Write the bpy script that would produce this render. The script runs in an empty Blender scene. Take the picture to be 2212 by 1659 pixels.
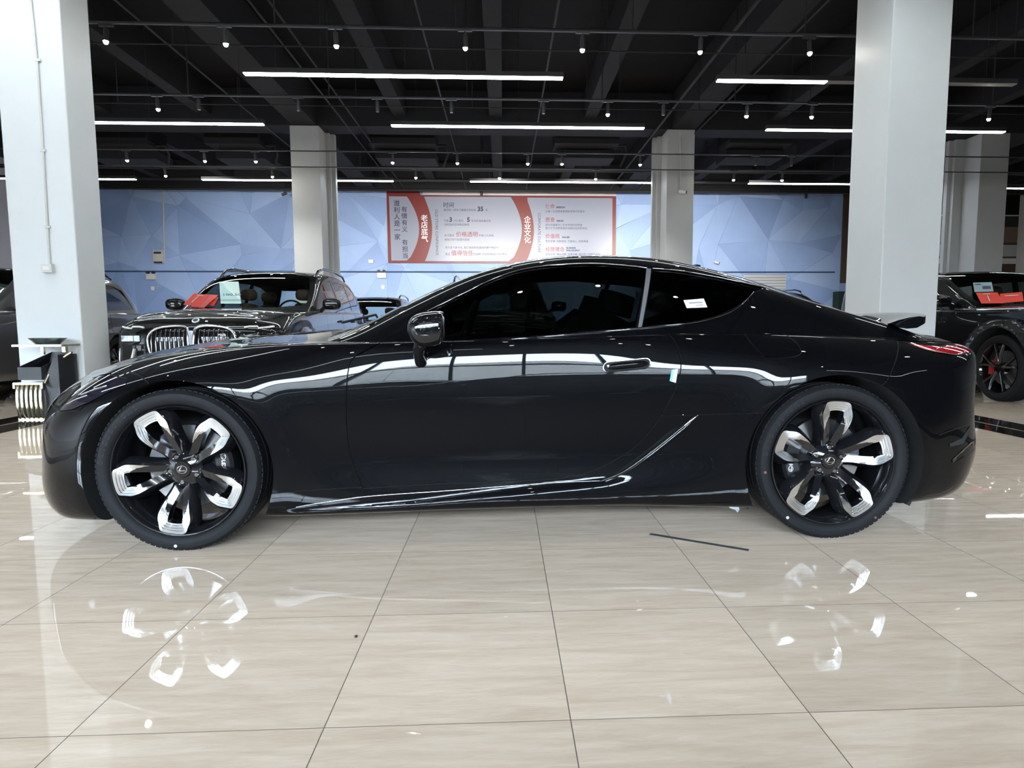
import bpy, bmesh, math, random
import numpy as np
from mathutils import Vector, Matrix
from mathutils.bvhtree import BVHTree
random.seed(7)
PI = math.pi
SC = bpy.context.scene
COL = SC.collection

# ------------------------------------------------------------------ camera
CAM_H = 0.9706
F_PX, PITCH, ROLL, YAW, CX = 1378.1, 0.0923, -0.0035, 0.0462, 44.6
def cam_axes():
    cy, sy, cp, sp = math.cos(YAW), math.sin(YAW), math.cos(PITCH), math.sin(PITCH)
    f = Vector((sy*cp, cy*cp, -sp)); r = Vector((cy, -sy, 0)); u = r.cross(f)
    cr, sr = math.cos(ROLL), math.sin(ROLL)
    return cr*r+sr*u, -sr*r+cr*u, f
RT, UP, FW = cam_axes()
cd = bpy.data.cameras.new('camera'); cam = bpy.data.objects.new('camera', cd); COL.objects.link(cam)
cd.sensor_width = 36.0; cd.lens = 36.0*F_PX/2212.0; cd.shift_x = -CX/2212.0
cd.clip_start = 0.05; cd.clip_end = 300
M = Matrix((RT, UP, -FW)).transposed().to_4x4(); M.translation = (0, 0, CAM_H)
cam.matrix_world = M
SC.camera = cam
def ray(u, v):
    return RT*((u-CX-1106)/F_PX)+UP*(-(v-829.5)/F_PX)+FW
def aty(u, v, Y):               # point of the plane y=Y seen at photo position (u, v)
    d = ray(u, v); t = Y/d.y
    return Vector((d.x*t, Y, CAM_H+d.z*t))
def onz(u, v, z):
    d = ray(u, v); t = (z-CAM_H)/d.z
    return Vector((d.x*t, d.y*t, z))

# ------------------------------------------------------------------ view, sky
SC.view_settings.view_transform = 'Standard'; SC.view_settings.look = 'None'
SC.view_settings.gamma = 1.0; SC.view_settings.use_curve_mapping = False
SC.view_settings.exposure = 1.85
SC.cycles.max_bounces = 8; SC.cycles.diffuse_bounces = 4; SC.cycles.glossy_bounces = 5
SC.cycles.transmission_bounces = 6; SC.cycles.transparent_max_bounces = 12
SC.cycles.caustics_reflective = False; SC.cycles.caustics_refractive = False
SC.cycles.sample_clamp_indirect = 6.0
world = bpy.data.worlds.new('overcast_sky'); SC.world = world; world.use_nodes = True
wn = world.node_tree; wn.nodes.clear()
wo = wn.nodes.new('ShaderNodeOutputWorld'); bg = wn.nodes.new('ShaderNodeBackground')
tc = wn.nodes.new('ShaderNodeTexCoord'); sx = wn.nodes.new('ShaderNodeSeparateXYZ'); cr = wn.nodes.new('ShaderNodeValToRGB')
wn.links.new(tc.outputs['Generated'], sx.inputs[0]); wn.links.new(sx.outputs['Z'], cr.inputs[0])
cr.color_ramp.elements[0].position = 0.0; cr.color_ramp.elements[0].color = (0.74, 0.87, 1.0, 1)
cr.color_ramp.elements[1].position = 0.6; cr.color_ramp.elements[1].color = (0.58, 0.78, 1.0, 1)
wn.links.new(cr.outputs[0], bg.inputs[0]); bg.inputs[1].default_value = 27.0
wn.links.new(bg.outputs[0], wo.inputs[0])

# daylight comes in through the glazed front of the hall, behind the camera
FRONT_Y = -6.5
WIN_Z0, WIN_Z1 = 0.15, 3.9
def area_portal(x0, x1):
    l = bpy.data.lights.new('daylight_portal', 'AREA'); l.shape = 'RECTANGLE'
    l.size = x1-x0; l.size_y = WIN_Z1-WIN_Z0; l.cycles.is_portal = True
    o = bpy.data.objects.new('daylight_portal', l); COL.objects.link(o)
    o.location = ((x0+x1)/2, FRONT_Y-0.12, (WIN_Z0+WIN_Z1)/2)
    o.rotation_euler = (PI/2, 0, 0)      # -Z of the light looks along +Y
    return o
WIN_X0, WIN_X1 = -15.3, 5.1
area_portal(WIN_X0, -5.1); area_portal(-5.1, WIN_X1)

# ------------------------------------------------------------------ materials
MAT = {}
def mat(name, col, rough=0.5, metal=0.0, coat=0.0, emit=None, estr=0.0, spec=0.5, ior=1.5, noise=0.0, nscale=30.0, bump=0.0, alpha=1.0):
    if name in MAT: return MAT[name]
    m = bpy.data.materials.new(name); m.use_nodes = True; MAT[name] = m
    nt = m.node_tree; b = nt.nodes['Principled BSDF']
    b.inputs['Base Color'].default_value = (*col, 1); b.inputs['Roughness'].default_value = rough
    b.inputs['Metallic'].default_value = metal; b.inputs['Coat Weight'].default_value = coat
    b.inputs['Coat Roughness'].default_value = 0.02
    b.inputs['IOR'].default_value = ior
    b.inputs['Specular IOR Level'].default_value = spec
    if emit: b.inputs['Emission Color'].default_value = (*emit, 1); b.inputs['Emission Strength'].default_value = estr
    if noise > 0 or bump > 0:
        t = nt.nodes.new('ShaderNodeTexCoord'); n = nt.nodes.new('ShaderNodeTexNoise')
        n.inputs['Scale'].default_value = nscale; n.inputs['Detail'].default_value = 5
        nt.links.new(t.outputs['Object'], n.inputs['Vector'])
        if noise > 0:
            mx = nt.nodes.new('ShaderNodeMix'); mx.data_type = 'RGBA'
            mx.inputs[6].default_value = (*[c*(1-noise) for c in col], 1)
            mx.inputs[7].default_value = (*[min(1, c*(1+noise)) for c in col], 1)
            nt.links.new(n.outputs['Fac'], mx.inputs[0]); nt.links.new(mx.outputs[2], b.inputs['Base Color'])
        if bump > 0:
            bp = nt.nodes.new('ShaderNodeBump'); bp.inputs['Strength'].default_value = bump; bp.inputs['Distance'].default_value = 0.01
            nt.links.new(n.outputs['Fac'], bp.inputs['Height']); nt.links.new(bp.outputs[0], b.inputs['Normal'])
    return m
def glassy(name, tint, opac, rough=0.0):
    # thin tinted pane: part lets the view through (tinted), part mirrors
    m = bpy.data.materials.new(name); m.use_nodes = True; MAT[name] = m
    nt = m.node_tree; nt.nodes.clear()
    o = nt.nodes.new('ShaderNodeOutputMaterial'); g = nt.nodes.new('ShaderNodeBsdfGlossy'); t = nt.nodes.new('ShaderNodeBsdfTransparent')
    fr = nt.nodes.new('ShaderNodeFresnel'); fr.inputs[0].default_value = 1.5; mx = nt.nodes.new('ShaderNodeMixShader')
    g.inputs['Roughness'].default_value = rough; g.inputs['Color'].default_value = (1, 1, 1, 1); t.inputs['Color'].default_value = (*[c*(1-opac) for c in tint], 1)
    ge = nt.nodes.new('ShaderNodeNewGeometry'); inv = nt.nodes.new('ShaderNodeMath'); inv.operation = 'SUBTRACT'; inv.inputs[0].default_value = 1.0
    mu = nt.nodes.new('ShaderNodeMath'); mu.operation = 'MULTIPLY'      # only the outer face mirrors; the way out never reflects totally
    nt.links.new(ge.outputs['Backfacing'], inv.inputs[1]); nt.links.new(inv.outputs[0], mu.inputs[0]); nt.links.new(fr.outputs[0], mu.inputs[1])
    nt.links.new(mu.outputs[0], mx.inputs[0]); nt.links.new(t.outputs[0], mx.inputs[1]); nt.links.new(g.outputs[0], mx.inputs[2])
    nt.links.new(mx.outputs[0], o.inputs[0])
    return m

# ------------------------------------------------------------------ mesh helpers
class MB:
    def __init__(s): s.v = []; s.f = []; s.m = []; s.mats = []
    def mi(s, m):
        if m not in s.mats: s.mats.append(m)
        return s.mats.index(m)
    def add(s, vs, fs, m=None):
        k = len(s.v); s.v += [tuple(v) for v in vs]; s.f += [tuple(i+k for i in f) for f in fs]
        s.m += [s.mi(m) if m else 0]*len(fs); return s
    def box(s, x0, x1, y0, y1, z0, z1, m=None, T=None):
        vs = [Vector((x, y, z)) for x in (x0, x1) for y in (y0, y1) for z in (z0, z1)]
        if T: vs = [T @ v for v in vs]
        return s.add(vs, [(0,1,3,2),(4,6,7,5),(0,4,5,1),(2,3,7,6),(0,2,6,4),(1,5,7,3)], m)
    def tube(s, pts, r, n=8, m=None, cap=True, closed=False):
        pts = [Vector(p) for p in pts]; rs = r if isinstance(r, (list, tuple)) else [r]*len(pts)
        vs = []; fs = []; N = len(pts); ref = None
        for i, p in enumerate(pts):
            a = pts[i-1] if (i or closed) else p; b = pts[(i+1) % N] if (i < N-1 or closed) else p
            d = (b-a).normalized() if (b-a).length > 1e-9 else Vector((0, 0, 1))
            if ref is None: ref = d.orthogonal().normalized()
            ref = (ref-d*ref.dot(d)); ref = ref.normalized() if ref.length > 1e-6 else d.orthogonal().normalized()
            c = d.cross(ref)
            vs += [p+(ref*math.cos(2*PI*k/n)+c*math.sin(2*PI*k/n))*rs[i] for k in range(n)]
        for i in range(N if closed else N-1):
            j = (i+1) % N
            for k in range(n): fs.append((i*n+k, i*n+(k+1) % n, j*n+(k+1) % n, j*n+k))
        if cap and not closed: fs.append(tuple(range(n))[::-1]); fs.append(tuple((N-1)*n+k for k in range(n)))
        return s.add(vs, fs, m)
    def lathe(s, prof, n=48, axis='Z', m=None, T=None, closed=False):
        vs = []; fs = []
        for (r, h) in prof:
            for k in range(n):
                a = 2*PI*k/n; c, q = math.cos(a)*r, math.sin(a)*r
                v = Vector((c, q, h)) if axis == 'Z' else (Vector((c, h, q)) if axis == 'Y' else Vector((h, c, q)))
                vs.append(T @ v if T else v)
        P = len(prof)
        for i in range(P if closed else P-1):
            j = (i+1) % P
            for k in range(n): fs.append((i*n+k, i*n+(k+1) % n, j*n+(k+1) % n, j*n+k))
        return s.add(vs, fs, m)
    def prism(s, poly, y0, y1, m=None, T=None):       # poly in (x,z), extruded along y
        n = len(poly); vs = [Vector((x, y0, z)) for x, z in poly]+[Vector((x, y1, z)) for x, z in poly]
        if T: vs = [T @ v for v in vs]
        fs = [tuple(range(n)), tuple(range(2*n-1, n-1, -1))]+[(i, i+n, (i+1) % n+n, (i+1) % n) for i in range(n)]
        return s.add(vs, fs, m)
    def mesh(s, name, smooth=None):
        me = bpy.data.meshes.new(name); me.from_pydata(s.v, [], s.f)
        for m in s.mats: me.materials.append(m)
        if len(s.mats) > 1: me.polygons.foreach_set('material_index', s.m)
        bm = bmesh.new(); bm.from_mesh(me); bmesh.ops.recalc_face_normals(bm, faces=bm.faces); bm.to_mesh(me); bm.free()
        if smooth is not None:
            me.polygons.foreach_set('use_smooth', [True]*len(me.polygons)); me.set_sharp_from_angle(angle=math.radians(smooth))
        me.update(); return me
    def build(s, name, m=None, parent=None, smooth=None, loc=None):
        me = s.mesh(name, smooth)
        if m: me.materials.clear(); me.materials.append(m)
        return link(name, me, parent, loc)
def link(name, me, parent=None, loc=None):
    o = bpy.data.objects.new(name, me); COL.objects.link(o)
    if parent: o.parent = parent
    if loc: o.location = loc
    return o
def tag(o, label=None, cat=None, group=None, kind=None):
    for k, v in (('label', label), ('category', cat), ('group', group), ('kind', kind)):
        if v: o[k] = v
    return o
def thing(name, label, cat, loc=(0, 0, 0), rz=0.0, group=None):
    o = bpy.data.objects.new(name, None); COL.objects.link(o); o.location = loc; o.rotation_euler = (0, 0, rz)
    o.empty_display_size = 0.2
    return tag(o, label, cat, group)
def struct(name, mb, m=None, smooth=None):
    o = mb.build(name, m, None, smooth); o['kind'] = 'structure'; return o
def dup(root, loc=None, rz=None, label=None, group=None, parent=None):
    kids = [c for c in SC.objects if c.parent == root]
    r = root.copy(); COL.objects.link(r)
    if parent: r.parent = parent
    if loc is not None: r.location = loc
    if rz is not None: r.rotation_euler = (0, 0, rz)
    if label: r['label'] = label
    if group: r['group'] = group
    for k in kids: dup(k, parent=r)
    return r
FONT = None
def text(name, s, size, m, parent, Mx, ext=0.0, align='LEFT', thick=0.0, spacing=1.0):
    c = bpy.data.curves.new(name, 'FONT'); c.body = s; c.size = size; c.extrude = ext; c.align_x = align; c.offset = thick
    c.space_character = spacing; c.resolution_u = 3
    o = bpy.data.objects.new('tmp', c); COL.objects.link(o)
    dg = bpy.context.evaluated_depsgraph_get(); me = bpy.data.meshes.new_from_object(o.evaluated_get(dg))
    bpy.data.objects.remove(o); bpy.data.curves.remove(c)
    me.transform(Mx); me.materials.clear(); me.materials.append(m); me.name = name
    return link(name, me, parent)
def frame_m(origin, xdir, ydir):       # matrix whose x,y axes are the given directions
    x = Vector(xdir).normalized(); y = Vector(ydir).normalized(); z = x.cross(y)
    Mx = Matrix((x, y, z)).transposed().to_4x4(); Mx.translation = Vector(origin); return Mx
# ================================================================== THE HALL
P_Y = 7.2          # front of the near pillars
G_Y = 16.7         # front of the far pillars
WALL_Y = 24.4
ZB, ZS, ZSLAB = 5.95, 6.2, 6.85

def floor_material():
    m = bpy.data.materials.new('polished_beige_tiles'); m.use_nodes = True; nt = m.node_tree; b = nt.nodes['Principled BSDF']
    N = nt.nodes.new; L = nt.links.new
    g = N('ShaderNodeNewGeometry'); s = N('ShaderNodeSeparateXYZ'); L(g.outputs['Position'], s.inputs[0])
    def ma(op, a, bb=None, c=None):
        n = N('ShaderNodeMath'); n.operation = op
        for i, q in enumerate((a, bb, c)):
            if q is None: continue
            if isinstance(q, (int, float)): n.inputs[i].default_value = q
            else: L(q, n.inputs[i])
        return n.outputs[0]
    ux = ma('DIVIDE', ma('ADD', s.outputs['X'], 0.4403), 0.6); uy = ma('DIVIDE', ma('SUBTRACT', s.outputs['Y'], 1.4844), 0.6)
    ix = ma('FLOOR', ux); iy = ma('FLOOR', uy)
    def edge(u): 
        f = ma('FRACT', u); return ma('MULTIPLY', ma('MINIMUM', f, ma('SUBTRACT', 1.0, f)), 0.6)
    e = ma('MINIMUM', ma('MULTIPLY', edge(ux), 0.85), edge(uy))
    gx = ma('LESS_THAN', edge(ux), 0.0013); gy = ma('LESS_THAN', edge(uy), 0.0011)
    grout = ma('MAXIMUM', gx, gy)
    # every tile takes its own piece of the stone pattern
    cx = N('ShaderNodeCombineXYZ'); L(ma('ADD', s.outputs['X'], ma('MULTIPLY', iy, 3.7)), cx.inputs[0])
    L(ma('ADD', s.outputs['Y'], ma('MULTIPLY', ix, 5.3)), cx.inputs[1]); 
    mp = N('ShaderNodeMapping'); L(cx.outputs[0], mp.inputs[0]); mp.inputs['Scale'].default_value = (1.5, 11.0, 1.0); mp.inputs['Rotation'].default_value = (0, 0, 0.10)
    n1 = N('ShaderNodeTexNoise'); n1.inputs['Scale'].default_value = 2.2; n1.inputs['Detail'].default_value = 7; n1.inputs['Distortion'].default_value = 0.6; L(mp.outputs[0], n1.inputs['Vector'])
    wv = N('ShaderNodeTexNoise'); wv.inputs['Scale'].default_value = 9.0; wv.inputs['Detail'].default_value = 3; wv.inputs['Distortion'].default_value = 1.2; L(mp.outputs[0], wv.inputs['Vector'])
    n2 = N('ShaderNodeTexNoise'); n2.inputs['Scale'].default_value = 2.0; L(cx.outputs[0], n2.inputs['Vector'])
    r1 = N('ShaderNodeValToRGB'); L(n1.outputs['Fac'], r1.inputs[0])
    r1.color_ramp.elements[0].position = 0.30; r1.color_ramp.elements[0].color = (0.57, 0.445, 0.345, 1)
    r1.color_ramp.elements[1].position = 0.68; r1.color_ramp.elements[1].color = (0.69, 0.56, 0.455, 1)
    mx = N('ShaderNodeMix'); mx.data_type = 'RGBA'; mx.blend_type = 'OVERLAY'; mx.inputs[0].default_value = 0.22
    L(r1.outputs[0], mx.inputs[6]); rw = N('ShaderNodeValToRGB'); L(wv.outputs['Fac'], rw.inputs[0])
    rw.color_ramp.elements[0].position = 0.40; rw.color_ramp.elements[0].color = (0.40, 0.39, 0.37, 1); rw.color_ramp.elements[1].position = 0.62; rw.color_ramp.elements[1].color = (0.60, 0.58, 0.55, 1)
    L(rw.outputs[0], mx.inputs[7])
    m2 = N('ShaderNodeMix'); m2.data_type = 'RGBA'; m2.blend_type = 'MULTIPLY'; m2.inputs[0].default_value = 1.0
    wn_ = N('ShaderNodeTexWhiteNoise'); wn_.noise_dimensions = '2D'; c2 = N('ShaderNodeCombineXYZ'); L(ix, c2.inputs[0]); L(iy, c2.inputs[1]); L(c2.outputs[0], wn_.inputs['Vector'])
    hv = N('ShaderNodeMapRange'); L(wn_.outputs['Value'], hv.inputs[0]); hv.inputs[3].default_value = 0.93; hv.inputs[4].default_value = 1.05
    hc = N('ShaderNodeCombineColor'); L(hv.outputs[0], hc.inputs[0]); L(hv.outputs[0], hc.inputs[1]); L(ma('MULTIPLY', hv.outputs[0], 0.98), hc.inputs[2])
    L(mx.outputs[2], m2.inputs[6]); L(hc.outputs[0], m2.inputs[7])
    m3 = N('ShaderNodeMix'); m3.data_type = 'RGBA'; L(grout, m3.inputs[0]); L(m2.outputs[2], m3.inputs[6]); m3.inputs[7].default_value = (0.075, 0.06, 0.045, 1)
    L(m3.outputs[2], b.inputs['Base Color'])
    L(ma('ADD', ma('MULTIPLY', grout, 0.6), 0.018), b.inputs['Roughness'])
    b.inputs['IOR'].default_value = 1.5; b.inputs['Specular IOR Level'].default_value = 0.55
    return m
M_floor = floor_material()
M_black = mat('black_polished_stone', (0.012, 0.010, 0.009), 0.06)
M_grey_tile = mat('grey_stone_tile', (0.33, 0.30, 0.27), 0.05, noise=0.12, nscale=3)
M_ceil = mat('black_ceiling_paint', (0.0055, 0.0055, 0.0070), 0.8, spec=0.2, noise=0.25, nscale=6)
M_beam = mat('dark_grey_beam_paint', (0.022, 0.022, 0.026), 0.8, spec=0.2, noise=0.15, nscale=5)
M_pipe = mat('dark_painted_pipe', (0.010, 0.010, 0.012), 0.7)
M_white = mat('white_plaster', (0.66, 0.69, 0.71), 0.42, noise=0.03, nscale=4)
M_white2 = mat('plain_white_paint', (0.75, 0.75, 0.75), 0.4)
M_lightgrey = mat('light_grey_plastic', (0.62, 0.62, 0.60), 0.45)

# floor: stage of beige tiles, darker aisle strips, grey tiles beyond
struct('floor', MB().box(-16, 20, FRONT_Y, WALL_Y+0.2, -0.2, 0.0), M_floor)
mb = MB()
for x0, x1 in ((-5.29, -4.60), (4.40, 5.00)):
    w = (x1-x0)
    mb.box(x0, x0+w*0.46, FRONT_Y+1, 22, 0.0, 0.0012, M_black); mb.box(x0+w*0.50, x1, FRONT_Y+1, 22, 0.0, 0.0012, M_black)
struct('trim_1', mb)
struct('ceiling', MB().box(-16, 20, FRONT_Y, WALL_Y+0.2, ZSLAB, ZSLAB+0.3), M_ceil)
mb = MB()
for k in range(-6, 9):
    xc = -0.14+2.4*k; mb.box(xc-0.16, xc+0.16, FRONT_Y, WALL_Y, ZS, ZSLAB)
struct('trim_2', mb, M_beam)
mb = MB()
for y0 in (-2.3, P_Y, G_Y): mb.box(-16, 20, y0, y0+0.7, ZB, ZSLAB-0.01)
mb.box(-16, 20, WALL_Y-0.5, WALL_Y, 5.93, ZSLAB)
for xc in (-14.5, -4.92, 4.68, 14.3): mb.box(xc-0.3, xc+0.3, FRONT_Y, WALL_Y-0.5, ZB+0.02, ZSLAB-0.02)
struct('trim_3', mb, M_beam)

# ---- back wall covered with a pale blue faceted paper
def facet_material():
    m = bpy.data.materials.new('blue_faceted_wallpaper'); m.use_nodes = True; nt = m.node_tree; b = nt.nodes['Principled BSDF']
    N = nt.nodes.new; L = nt.links.new
    at = N('ShaderNodeAttribute'); at.attribute_name = 'fold'; sp = N('ShaderNodeSeparateColor'); L(at.outputs['Color'], sp.inputs[0])
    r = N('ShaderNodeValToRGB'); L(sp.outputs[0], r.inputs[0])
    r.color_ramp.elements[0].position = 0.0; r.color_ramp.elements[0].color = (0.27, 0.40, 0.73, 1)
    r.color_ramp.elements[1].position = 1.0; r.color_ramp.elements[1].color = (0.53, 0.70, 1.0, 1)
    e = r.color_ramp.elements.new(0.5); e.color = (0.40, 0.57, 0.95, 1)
    tc = N('ShaderNodeTexCoord'); n = N('ShaderNodeTexNoise'); n.inputs['Scale'].default_value = 1.3; n.inputs['Detail'].default_value = 6; L(tc.outputs['Object'], n.inputs['Vector'])
    mx = N('ShaderNodeMix'); mx.data_type = 'RGBA'; mx.blend_type = 'MULTIPLY'; mx.inputs[0].default_value = 1.0
    cr = N('ShaderNodeValToRGB'); cr.color_ramp.elements[0].color = (0.80, 0.82, 0.86, 1); cr.color_ramp.elements[1].color = (1, 1, 1, 1); L(n.outputs['Fac'], cr.inputs[0])
    L(r.outputs[0], mx.inputs[6]); L(cr.outputs[0], mx.inputs[7]); L(mx.outputs[2], b.inputs['Base Color']); b.inputs['Roughness'].default_value = 0.5
    return m
def facet_wall(x0, x1, z0, z1):
    from mathutils.geometry import delaunay_2d_cdt
    rr = random.Random(11); pts = [(x0, z0), (x1, z0), (x1, z1), (x0, z1)]
    nx = int((x1-x0)/1.25)
    for i in range(nx+1):
        for j in range(6):
            x = x0+(i+rr.uniform(-.55, .55)+(.5 if j % 2 else 0))*(x1-x0)/nx; z = z0+(z1-z0)*(j+rr.uniform(-.45, .45))/5.0
            x = min(x1, max(x0, x)); z = min(z1, max(z0, z)); pts.append((x, z if 0 < j < 5 else (z0 if j == 0 else z1)))
    r = delaunay_2d_cdt([Vector(p) for p in pts], [], [], 0, 1e-4); vs = [(p.x, WALL_Y, p.y) for p in r[0]]; fs = [tuple(f) for f in r[2]]
    me = bpy.data.meshes.new('wall_back'); k = len(vs); bb = [(x, y, z) for x in (x0, x1) for y in (WALL_Y+.002, WALL_Y+.2) for z in (z0, z1)]
    me.from_pydata(vs+bb, [], fs+[tuple(i+k for i in f) for f in [(0,1,3,2),(4,6,7,5),(0,4,5,1),(2,3,7,6),(0,2,6,4),(1,5,7,3)]])
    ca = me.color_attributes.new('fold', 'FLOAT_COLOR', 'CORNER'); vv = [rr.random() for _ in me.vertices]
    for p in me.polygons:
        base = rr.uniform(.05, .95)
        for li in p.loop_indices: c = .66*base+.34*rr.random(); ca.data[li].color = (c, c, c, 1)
    # hairline creases: thin darker and lighter strips along some of the folds and across them
    bm = bmesh.new(); bm.from_mesh(me); lay = bm.loops.layers.float_color['fold']
    done = set()
    P2 = [vs[i] for i in range(k)]
    for f in fs:
        for a, c in ((f[0], f[1]), (f[1], f[2]), (f[2], f[0])):
            key = (min(a, c), max(a, c))
            if key in done or rr.random() < .25: continue
            done.add(key); A = Vector(P2[a]); B = Vector(P2[c]); d = (B-A)
            if d.length < .3: continue
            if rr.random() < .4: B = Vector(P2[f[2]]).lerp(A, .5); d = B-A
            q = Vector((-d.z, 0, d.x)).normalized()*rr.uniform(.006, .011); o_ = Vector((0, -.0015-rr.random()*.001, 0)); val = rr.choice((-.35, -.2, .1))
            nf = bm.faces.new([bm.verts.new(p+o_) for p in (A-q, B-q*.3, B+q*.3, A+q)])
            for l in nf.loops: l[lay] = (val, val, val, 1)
    bm.to_mesh(me); bm.free(); me.materials.append(M_facet); o = bpy.data.objects.new('wall_back', me); COL.objects.link(o); o['kind'] = 'structure'; return o
M_facet = facet_material()
pR = aty(1822, 417, WALL_Y)
facet_wall(-16, pR.x, 0, ZSLAB)
M_brown = mat('brown_wood_panel', (0.075, 0.045, 0.030), 0.5, noise=0.2)
M_tan = mat('tan_wood_panel', (0.20, 0.125, 0.085), 0.5, noise=0.15)
M_red = mat('dark_red_paint', (0.22, 0.015, 0.02), 0.5)
M_mirrorpanel = mat('pale_grey_panel', (0.50, 0.50, 0.53), 0.35)
# right end of the back wall: brown column strip, then striped wall panels
mb = MB()
mb.box(pR.x, pR.x+0.9, WALL_Y-0.05, WALL_Y+0.2, 2.55, ZSLAB, M_brown); mb.box(pR.x, pR.x+0.9, WALL_Y-0.0, WALL_Y+0.2, 0, 2.55, mat('plain_blue_paper', (.33,.46,.74), .5))
x0 = pR.x+0.9
def zof(v, y=WALL_Y-0.1): return aty(2150, v, y).z
zs = [0, zof(590), zof(566), zof(552), zof(556-12), zof(529), zof(466), ZSLAB]
zz = [(0, zof(588), M_white2), (zof(588), zof(570), M_brown), (zof(570), zof(558), M_white2), (zof(558), zof(554), M_brown), (zof(554), zof(529), M_mirrorpanel), (zof(529), zof(524), M_brown), (zof(524), zof(490), M_tan), (zof(490), zof(467), mat('deep_green_black_paint', (0.012, 0.018, 0.018), 0.5)), (zof(467), zof(464), M_mirrorpanel), (zof(464), ZSLAB, M_ceil)]
for a, b_, m_ in zz: mb.box(x0, 20, WALL_Y-0.1, WALL_Y+0.2, a, b_, m_)
mb.box(x0+0.2, x0+1.6, WALL_Y-0.16, WALL_Y-0.1, 0, zof(515), M_red)
struct('wall_back_end', mb)
struct('wall_left', MB().box(-16.2, -16, FRONT_Y, WALL_Y+0.2, 0, ZSLAB), M_white2)
struct('wall_right', MB().box(20, 20.2, FRONT_Y, WALL_Y+0.2, 0, ZSLAB), M_white2)

# ---- glazed front behind the camera, street outside
mb = MB()
mb.box(-16, 20, FRONT_Y-0.2, FRONT_Y, WIN_Z1, ZSLAB, M_beam); mb.box(-16, 20, FRONT_Y-0.2, FRONT_Y, 0, WIN_Z0, M_beam)
mb.box(-16, WIN_X0, FRONT_Y-0.2, FRONT_Y, WIN_Z0, WIN_Z1, M_beam); mb.box(WIN_X1, 20, FRONT_Y-0.2, FRONT_Y, WIN_Z0, WIN_Z1, M_beam)
struct('wall_front', mb)
M_frame = mat('dark_window_frame', (0.03, 0.03, 0.035), 0.4)
mb = MB(); x = WIN_X0
while x <= WIN_X1+.01: mb.box(x-0.03, x+0.03, FRONT_Y-0.10, FRONT_Y+0.05, WIN_Z0, WIN_Z1); x += 1.2
for z in (2.9,): mb.box(WIN_X0, WIN_X1, FRONT_Y-0.08, FRONT_Y+0.03, z-0.025, z+0.025)
struct('window_1', mb, M_frame)
M_pane = glassy('clear_window_glass', (1, 1, 1), 0.06)
struct('window_2', MB().box(WIN_X0, WIN_X1, FRONT_Y-0.03, FRONT_Y-0.02, WIN_Z0, WIN_Z1), M_pane)
M_asph = mat('street_asphalt', (0.03, 0.03, 0.03), 0.9, noise=0.2, nscale=3)
struct('trim_4', MB().box(-60, 60, -70, FRONT_Y-0.2, -0.3, -0.1), M_asph)
M_house = mat('grey_brown_facade', (0.50, 0.46, 0.42), 0.8, noise=0.15, nscale=1); M_shop = mat('dark_shop_fronts', (0.010, 0.010, 0.010), 0.6)
mb = MB(); rr = random.Random(3); x = -60
while x < 60:
    w = rr.uniform(9, 16); hgt = rr.uniform(7.7, 8.0); mb.box(x, x+w-0.02, -34, -26, 3.7, hgt, M_house); mb.box(x, x+w-0.02, -34, -25.9, -0.1, 3.7, M_shop); x += w
struct('trim_5', mb)

# ---- pillars
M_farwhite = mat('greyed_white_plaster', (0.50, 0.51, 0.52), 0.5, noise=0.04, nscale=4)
def pillar(x0, x1, y0, y1, zt, label, conduit=None, side=None):
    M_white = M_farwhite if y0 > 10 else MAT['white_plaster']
    t = thing('pillar', label, 'pillar', ((x0+x1)/2, y0, 0)); cx = (x0+x1)/2
    b = MB().box(x0-cx, x1-cx, 0, y1-y0, 0, zt).build('shaft', M_white, t)
    bv = b.modifiers.new('b', 'BEVEL'); bv.width = 0.012; bv.segments = 2
    if side: 
        a, c = side; MB().box(a-cx, c-cx, y1-y0+0.002, y1-y0+0.27, 0, zt).build('downpipe_casing', M_white, t)
        e = 0.10 if c > cx else -0.10
        MB().box(min(a, a+e)-cx if e < 0 else c-0.02-cx, (a+0.02-cx) if e < 0 else c+e-cx, y1-y0+0.12, y1-y0+0.26, 0, zt).build('casing_step', M_white, t)
    return t
pl = pillar(-5.27, -4.585, P_Y, P_Y+0.48, ZB, 'broad white square pillar at left with thin conduit and a socket box')
pr = pillar(4.335, 5.015, P_Y, P_Y+0.76, ZB, 'broad white square pillar at right, standing behind the tail of the black coupe')
def fx(u, v, y): return aty(u, v, y).x
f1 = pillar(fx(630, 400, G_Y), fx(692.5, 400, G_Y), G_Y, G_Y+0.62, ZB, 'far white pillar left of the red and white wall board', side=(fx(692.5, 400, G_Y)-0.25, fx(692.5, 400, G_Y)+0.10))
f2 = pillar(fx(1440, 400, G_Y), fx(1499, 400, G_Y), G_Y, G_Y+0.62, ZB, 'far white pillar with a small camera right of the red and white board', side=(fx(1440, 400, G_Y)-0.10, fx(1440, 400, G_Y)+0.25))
f3 = pillar(fx(2115, 400, G_Y), fx(2176, 400, G_Y), G_Y, G_Y+0.62, ZB, 'far grey white pillar at right edge above the black off-roader', side=(fx(2115, 400, G_Y)-0.25, fx(2115, 400, G_Y)+0.10))
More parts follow.
